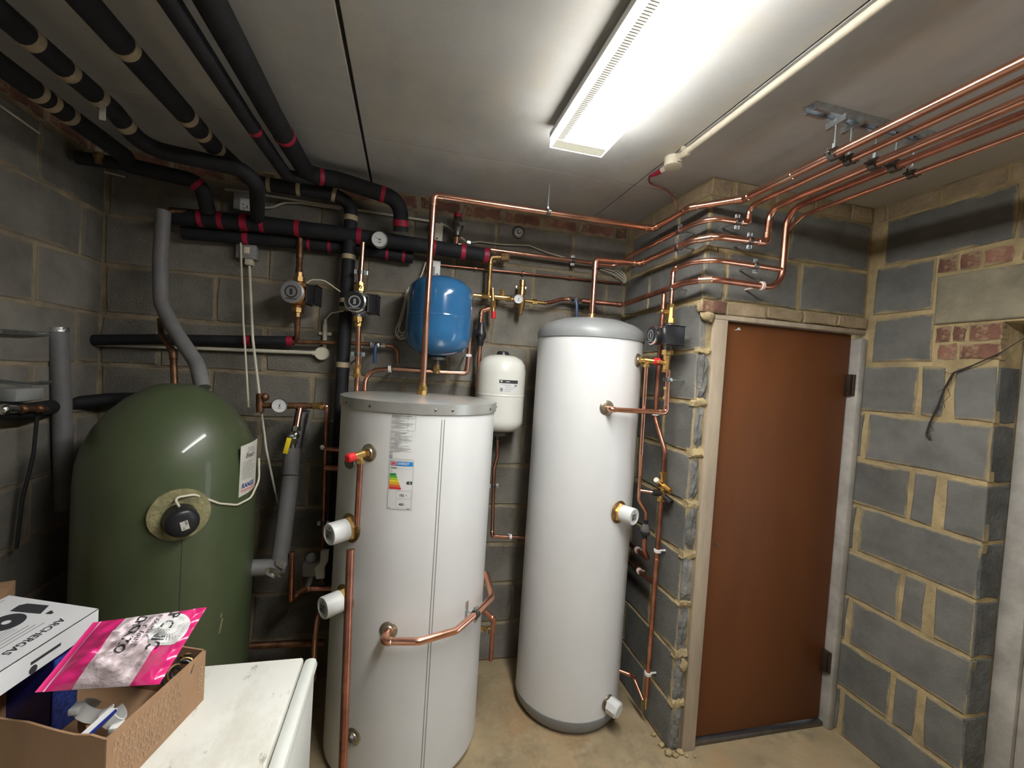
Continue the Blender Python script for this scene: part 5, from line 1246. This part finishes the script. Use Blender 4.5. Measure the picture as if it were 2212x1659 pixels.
for s_ in (-T, T): b.grid([[p - W * (.7 if i != 2 else 1) + s_ for i, p in enumerate(L)], [p + W * .8 + s_ for p in L]])
b.grid([[p - W * (.7 if i != 2 else 1) - T for i, p in enumerate(L)], [p - W * (.7 if i != 2 else 1) + T for i, p in enumerate(L)]]); b.grid([[p + W * .8 - T for p in L], [p + W * .8 + T for p in L]])
emit('lever_arm', b, 'paper_old', ma)
pipe('copper_pipe', 'bent copper pipe behind the white appliance corner', [(-0.315, 2.120, 0.503), (-0.320, 2.050, 0.513), (-0.322, 2.020, 0.431), (-0.317, 2.000, 0.257)], .0125, 'copper', bend=.08)
pipe('wire', 'thin wire hanging in the gap beside the green cylinder', [(-0.418, 2.000, 0.814), (-0.407, 2.020, 0.653), (-0.442, 2.050, 0.526), (-0.453, 2.050, 0.454)], .0025, 'dark_steel', bend=.1, cat='cable', seg=6)
pipe('cable', 'cream cable from the green cylinder heater looping up over its label', [onG(.47, 1.14, .045), onG(.42, 1.165, .02), onG(.62, 1.165, .008), onG(.9, 1.115, .006), onG(1.15, 1.09, .006), onG(1.42, 1.095, .008), onG(1.62, 1.15, .015), onG(1.63, 1.24, .01)], .004, 'cable_white', bend=.05, cat='cable', seg=10)
pipe('pipe_run', 'dusty low pipe across the floor gap behind the appliance', [(-0.629, 2.200, 0.312), (-0.308, 2.200, 0.300)], .016, 'copper_old')

# ------------------------------------------------------------------ white appliance and the things on it
AX0, AX1, AY0, AY1, AZ = -.80, -.188, .60, 1.252, .85
ap = thing('washing_machine', 'white kitchen appliance with a dirty flat top in the lower left', 'appliance', ((AX0 + AX1) / 2, (AY0 + AY1) / 2, 0))
b = B(); b.bx(AX0 + .006, AX1 - .006, AY0, AY1 - .006, .012, AZ - .032, .012); emit('cabinet', b, 'appliance', ap)
b = B(); b.bx(AX0, AX1 - .036, AY0, AY1, AZ - .030, AZ, .007); emit('worktop', b, 'appliance_top', ap)
b = B(); b.bx(AX1 - .0345, AX1, AY0, AY1, AZ - .032, AZ, .013); emit('edge_trim', b, 'appliance', ap)
for x in (AX0 + .06, AX1 - .06):
    for y in (AY0 + .06, AY1 - .06):
        b = B(); b.cyl((x, y, 0), (x, y, .02), .02, seg=12); emit('foot', b, 'black_plastic', ap)
# open cardboard box
c0 = Vector((-0.413, 1.123, 0.970)); c1 = Vector((-0.471, 0.882, 0.970)); 
U = (c1 - c0); U.z = 0; LB = U.length; U.normalize(); Wd = Vector((-.935, .355, 0))
WB, HB, T = .33, .119, .004
O = Vector((c0.x, c0.y, AZ + .001))
cb = thing('cardboard_box', 'open brown cardboard box with printed outline pattern on the white appliance', 'box', O + U * LB / 2 + Wd * WB / 2)
def wallpanel(name, p, q, h=HB, lip=0.0):
    n = (q - p).normalized(); m = Vector((n.y, -n.x, 0)) * T
    b = B(); k = 10; rn = random.Random(int(p.x * 1000))
    fr_, bk = [], []
    for zi in (0, 1):
        fr_.append([p + (q - p) * i / k + Vector((0, 0, zi * (h + lip * rn.uniform(-1, 1)))) for i in range(k + 1)])
        bk.append([v + m for v in fr_[-1]])
    b.grid(fr_); b.grid(bk); b.grid([fr_[1], bk[1]]); b.grid([[fr_[0][0], fr_[1][0]], [bk[0][0], bk[1][0]]]); b.grid([[fr_[0][-1], fr_[1][-1]], [bk[0][-1], bk[1][-1]]])
    return emit(name, b, 'cardboard', cb, smooth=False)
pA, pB, pC, pD = O, O + U * LB, O + U * LB + Wd * WB, O + Wd * WB
sideR = wallpanel('side_panel', pA, pB); sideF = wallpanel('side_panel', pB, pC, lip=.004); wallpanel('side_panel', pC, pD); wallpanel('side_panel', pD, pA)
b = B(); b.face([pA, pB, pC, pD]); b.face([v + Vector((0, 0, .004)) for v in (pA, pB, pC, pD)]); emit('bottom_panel', b, 'cardboard', cb, smooth=False)
nR = Vector((-U.y, U.x, 0))
def FR(u, v, lift): return O + U * u + Vector((0, 0, v)) + nR * lift
d = Decal(FR); rn = random.Random(2)
def line(d, a, b_, w=.0007):
    ax_, ay = a; bx_, by = b_; L_ = math.hypot(bx_ - ax_, by - ay) or 1; nx, ny = -(by - ay) / L_ * w, (bx_ - ax_) / L_ * w
    d.poly([(ax_ + nx, ay + ny), (bx_ + nx, by + ny), (bx_ - nx, by - ny), (ax_ - nx, ay - ny)], .0008)
for i in range(13):
    for k in range(4):
        u = .075 + i * .013 + (.0065 if k % 2 else 0); v = .014 + k * .024
        w_, h_ = .0105, .019
        pts = [(u, v), (u, v + h_ * .65), (u + w_ * .35, v + h_ * .65), (u + w_ * .35, v + h_), (u + w_ * .7, v + h_), (u + w_ * .7, v + h_ * .4), (u + w_, v + h_ * .4), (u + w_, v)]
        if u < LB - .02:
            for a_, b_ in zip(pts, pts[1:] + pts[:1]): line(d, a_, b_)
for k in range(4):
    d.disc(.016, .035 + k * .016, .0065, .0008, 14, .0048, .9)
d.out('outline_print', 'card_print', sideR)
# blue box, partly under the white one
def slab(name, label, cat, o, ux, uy, uz, m):
    """a closed carton from a corner and three edge vectors"""
    o, ux, uy, uz = map(Vector, (o, ux, uy, uz))
    b = B(); V = [b.bm.verts.new(o + ux * i + uy * j + uz * k) for k in (0, 1) for j in (0, 1) for i in (0, 1)]
    for f in ((0, 1, 3, 2), (4, 5, 7, 6), (0, 1, 5, 4), (2, 3, 7, 6), (0, 2, 6, 4), (1, 3, 7, 5)): b.bm.faces.new([V[i] for i in f])
    bmesh.ops.bevel(b.bm, geom=list(b.bm.edges), offset=.0015, segments=2, affect='EDGES')
    return tag(emit(name, b, m, loc=o, angle=30), label, cat)
UP = Vector((0, 0, 1))
Uw = Vector((-.15, -.988, 0)).normalized()
bl = Vector((-0.656, 1.046, 0.865)); bl.z = AZ + .006
bb = slab('blue_carton', 'dark blue carton standing inside the cardboard box under the white one', 'box', bl, Wd * .24, -U * .055, UP * .168, 'box_blue')
d = Decal(lambda u, v, l: bl + Wd * (.24 - u) + UP * v + U * l); d.rect(.02, .085, .075, .115, .0006); k = d.out('logo_panel', 'ink_red', bb)
d = Decal(lambda u, v, l: bl + Wd * (.24 - u) + UP * v + U * l); d.text('H', .03, .08, .045, .0012, 1.2, bold=.002); d.out('logo_letter', 'paper', k)
d = Decal(lambda u, v, l: bl + -U * u + UP * v + nR * l); d.rect(.003, .052, .004, .16, .0006); d.out('side_print', 'box_blue2', bb)
# white carton printed ARCHERGAS
wa = Vector((-0.630, 1.135, 1.075)); TH = .046
wb_ = slab('white_carton', 'white carton printed with a black appliance picture, lying on the cardboard box', 'box', wa - UP * TH, Wd * .235, Uw * .33, UP * TH, 'box_white')
FT = lambda u, v, l: wa + Uw * u + Wd * (.235 - v) * 1.0 + UP * l       # u towards the camera, v towards the right edge
d = Decal(FT); d.text('ARCHERGAS', .050, .190, .0225, .0006, .92, bold=.0006); d.out('brand_print', 'ink', wb_)
d = Decal(FT)
for i, (u0, u1) in enumerate(((.07, .16), (.08, .15), (.085, .19))): d.rect(u0, u1, .172 - i * .010, .1745 - i * .010, .0006)
for i in range(3): d.rect(.10, .15 + i * .02, .143 - i * .007, .1445 - i * .007, .0006)
d.rect(.02, .05, .012, .014, .0006); d.out('fine_print', 'ink_grey', wb_)
d = Decal(FT); d.poly([(.030, .062), (.020, .072), (.016, .124), (.046, .136), (.052, .066)], .0006); d.poly([(.030, .145), (.036, .158), (.042, .158), (.044, .145)], .0006); d.disc(.086, .100, .032, .0006, 28, .008)
d.out('appliance_picture', 'ink', wb_, 'printed black appliance picture')
d = Decal(lambda u, v, l: wa + Uw * u + UP * (v - TH) + nR * l); d.rect(.09, .150, .020, .026, .0006, 3); d.disc(.145, .009, .008, .0006, 16); d.out('side_print', 'ink', wb_)
# pink snack bag
BL, TL, TR_, BR = (Vector(p) for p in ((-0.607, 0.929, 1.035), (-0.582, 1.031, 1.100), (-0.411, 1.112, 1.075), (-0.445, 0.994, 0.985)))
un = ((TR_ + BR - TL - BL)).normalized(); vn = ((TL + TR_ - BL - BR)).normalized(); bn = un.cross(vn).normalized()
LU = ((TR_ + BR) / 2 - (TL + BL) / 2).length; LV = ((TL + TR_) / 2 - (BL + BR) / 2).length
def bag_pt(s, t, side, lift=0.0):
    """s along the bag 0..1, t across 0..1, side +1 top skin, -1 under skin"""
    p = BL * (1 - s) * (1 - t) + BR * s * (1 - t) + TR_ * s * t + TL * (1 - s) * t
    prof = max(0.0, math.sin(math.pi * min(1, max(0, (s - .05) / .86)))) ** .75 * max(0.0, math.sin(math.pi * min(1, max(0, t)))) ** .6
    wr = .0045 * math.sin(9 * s + 5 * t) * math.sin(13 * t + 4 * s + 1) + .003 * math.sin(31 * s - 11 * t) + .0022 * math.sin(43 * t + 17 * s)
    dent = -.022 * math.exp(-((s - .66) / .05) ** 2) * (1 - t) * 1.3
    h = (.066 + wr * 2.6 + dent) * prof if side > 0 else -(.028 + wr) * prof - .0012
    end = .004 * math.sin(t * 26) * math.exp(-((s - .93) / .06) ** 2)
    return p + bn * (h + end + lift) - vn * (.018 * prof * (t - .5) * 2 * .5)
bag = thing('snack_bag', 'crumpled pink and white plastic food bag on top of the cardboard box', 'bag', (BL + BR + TL + TR_) / 4)
def bag_strip(name, s0, s1, m, side=1, ns=14, nt=22, label=None):
    b = B(); b.grid([[bag_pt(s0 + (s1 - s0) * i / ns, t / nt, side) for i in range(ns + 1)] for t in range(nt + 1)])
    return emit(name, b, m, bag, angle=80, label=label)
bag_strip('seal_strip', 0, .055, 'bag_pink', ns=3); bag_strip('pink_end', .068, .27, 'bag_pink'); bag_strip('seal_line', .055, .068, 'bag_pale', ns=2)
bag_strip('pale_panel', .27, .735, 'bag_pale', ns=30, label='pale wrinkled printed middle of the bag'); bag_strip('pink_end', .735, 1, 'bag_pink', ns=18)
bag_strip('under_skin', 0, 1, 'bag_grey', -1, 24)
FBg = lambda u, v, l: bag_pt(u / LU, v / LV, 1, l)
pale = None
d = Decal(FBg); d.text('.P/CNIC', LU * .655, LV * .99, .030, .0022, .85, rot=-math.pi / 2, bold=.0008); d.text('CHORIZO', LU * .40, LV * .93, .022, .0022, .85, rot=-math.pi / 2, bold=.0007)
d.text('REALLY FARM', LU * .50, LV * .93, .012, .0022, .9, rot=-math.pi / 2); d.text('BY FARMERS', LU * .565, LV * .93, .011, .0022, .9, rot=-math.pi / 2)
d.rect(LU * .55, LU * .57, LV * .36, LV * .37, .0022); d.out('bag_lettering', 'ink', bag)
d = Decal(FBg); d.disc(LU * .765, LV * .66, .034, .0022, 32, rings=7); dk = d.out('round_emblem', 'paper', bag)
d = Decal(FBg)
for i in range(15):
    a = -2.4 + i * .22; c_, s_ = math.cos(a), math.sin(a); w_ = .0005
    d.poly([(LU * .765 + .014 * c_ - w_ * s_, LV * .66 + .014 * s_ + w_ * c_), (LU * .765 + .025 * c_ - w_ * s_, LV * .66 + .025 * s_ + w_ * c_), (LU * .765 + .025 * c_ + w_ * s_, LV * .66 + .025 * s_ - w_ * c_), (LU * .765 + .014 * c_ + w_ * s_, LV * .66 + .014 * s_ - w_ * c_)], .0032)
d.out('emblem_rays', 'ink_grey', dk)
# loose plumbing bits inside the box
def saddle(label, c, ax, r):
    c = Vector(c); ax = Vector(ax).normalized(); b = B()
    ref = ax.orthogonal().normalized(); bi = ax.cross(ref)
    rws = []
    for rr in (r, r + .003):
        rws.append([[c + ax * h + (ref * math.cos(t) + bi * math.sin(t)) * rr for t in (math.radians(40 + 280 * i / 18) for i in range(19))] for h in (-.012, .012)])
    b.grid(rws[0]); b.grid(rws[1])
    for h in (0, 1): b.grid([rws[0][h], rws[1][h]])
    for e in (0, -1): b.grid([[rws[0][0][e], rws[0][1][e]], [rws[1][0][e], rws[1][1][e]]])
    o = tag(emit('pipe_clip', b, 'white_plastic', loc=c), label, 'clip', 'loose pipe clips in the cardboard box')
    b = B(); b.box(c - ref * (r + .007), (.016, .024, .012), None, .002); emit('clip_foot', b, 'white_plastic', o)
saddle('white plastic pipe clip lying furthest left among the bits in the cardboard box', (-0.564, 1.001, 0.940), (.5, .4, .75), .019)
saddle('white plastic pipe clip beside the striped leaflet in the cardboard box', (-0.515, 0.981, 0.940), (.7, .2, .5), .016)
a0, a1 = Vector((-0.528, 0.920, 0.950)), Vector((-0.509, 0.970, 0.960)); b = B(); dd = a1 - a0
side_ = Vector((dd.y, -dd.x, 0)).normalized()
R_ = Matrix((dd.normalized(), side_, dd.normalized().cross(side_))).transposed()
b.box((a0 + a1) / 2, (dd.length, .014, .004), R_, .001); lf = tag(emit('leaflet', b, 'paper', loc=a0), 'folded white leaflet with a dark blue stripe inside the cardboard box', 'leaflet')
b = B(); b.box((a0 + a1) / 2 + side_ * .007 + Vector((0, 0, .0005)), (dd.length * .96, .003, .005), R_); emit('blue_stripe', b, 'ink_blue', lf)
b = B(); p = Vector((-0.579, 0.990, 0.900)); b.box(p + Vector((0, .02, 0)), (.09, .005, .05), Matrix.Rotation(-.9, 3, 'Z')); tag(emit('card_flap', b, 'cardboard', loc=p), 'loose brown card flap inside the cardboard box', 'card')
for i, (p, ax) in enumerate((((-0.442, 1.078, 0.955), (.3, -.8, .5)), ((-0.454, 1.066, 0.950), (.8, -.5, .3)), ((-0.446, 1.114, 0.955), (.2, .3, .9)))):
    t = thing('wire_coil', ('coil of black wire nearest the bag corner', 'lowest coil of black wire under the pink bag', 'coil of black wire by the cardboard box corner')[i], 'wire', p)
    b = B(); b.torus(p, ax, .018, .003, 24, 8); emit('loop', b, 'black_plastic', t)
    b = B(); b.torus(Vector(p) + Vector((.004, .003, .006)), ax, .016, .0022, 24, 8, 0, 4.5); emit('bare_loop', b, 'brass_old', t)
b = B(); p = Vector((-1.104, 1.465, 0.920)); b.box(p + Vector((-.06, .06, -.075)), (.16, .16, .16), Matrix.Rotation(.4, 3, 'Z'), .003); o = tag(emit('carton', b, 'cardboard', loc=p + Vector((-.06, .06, -.155))), 'brown carton peeping out at the left picture edge', 'box')
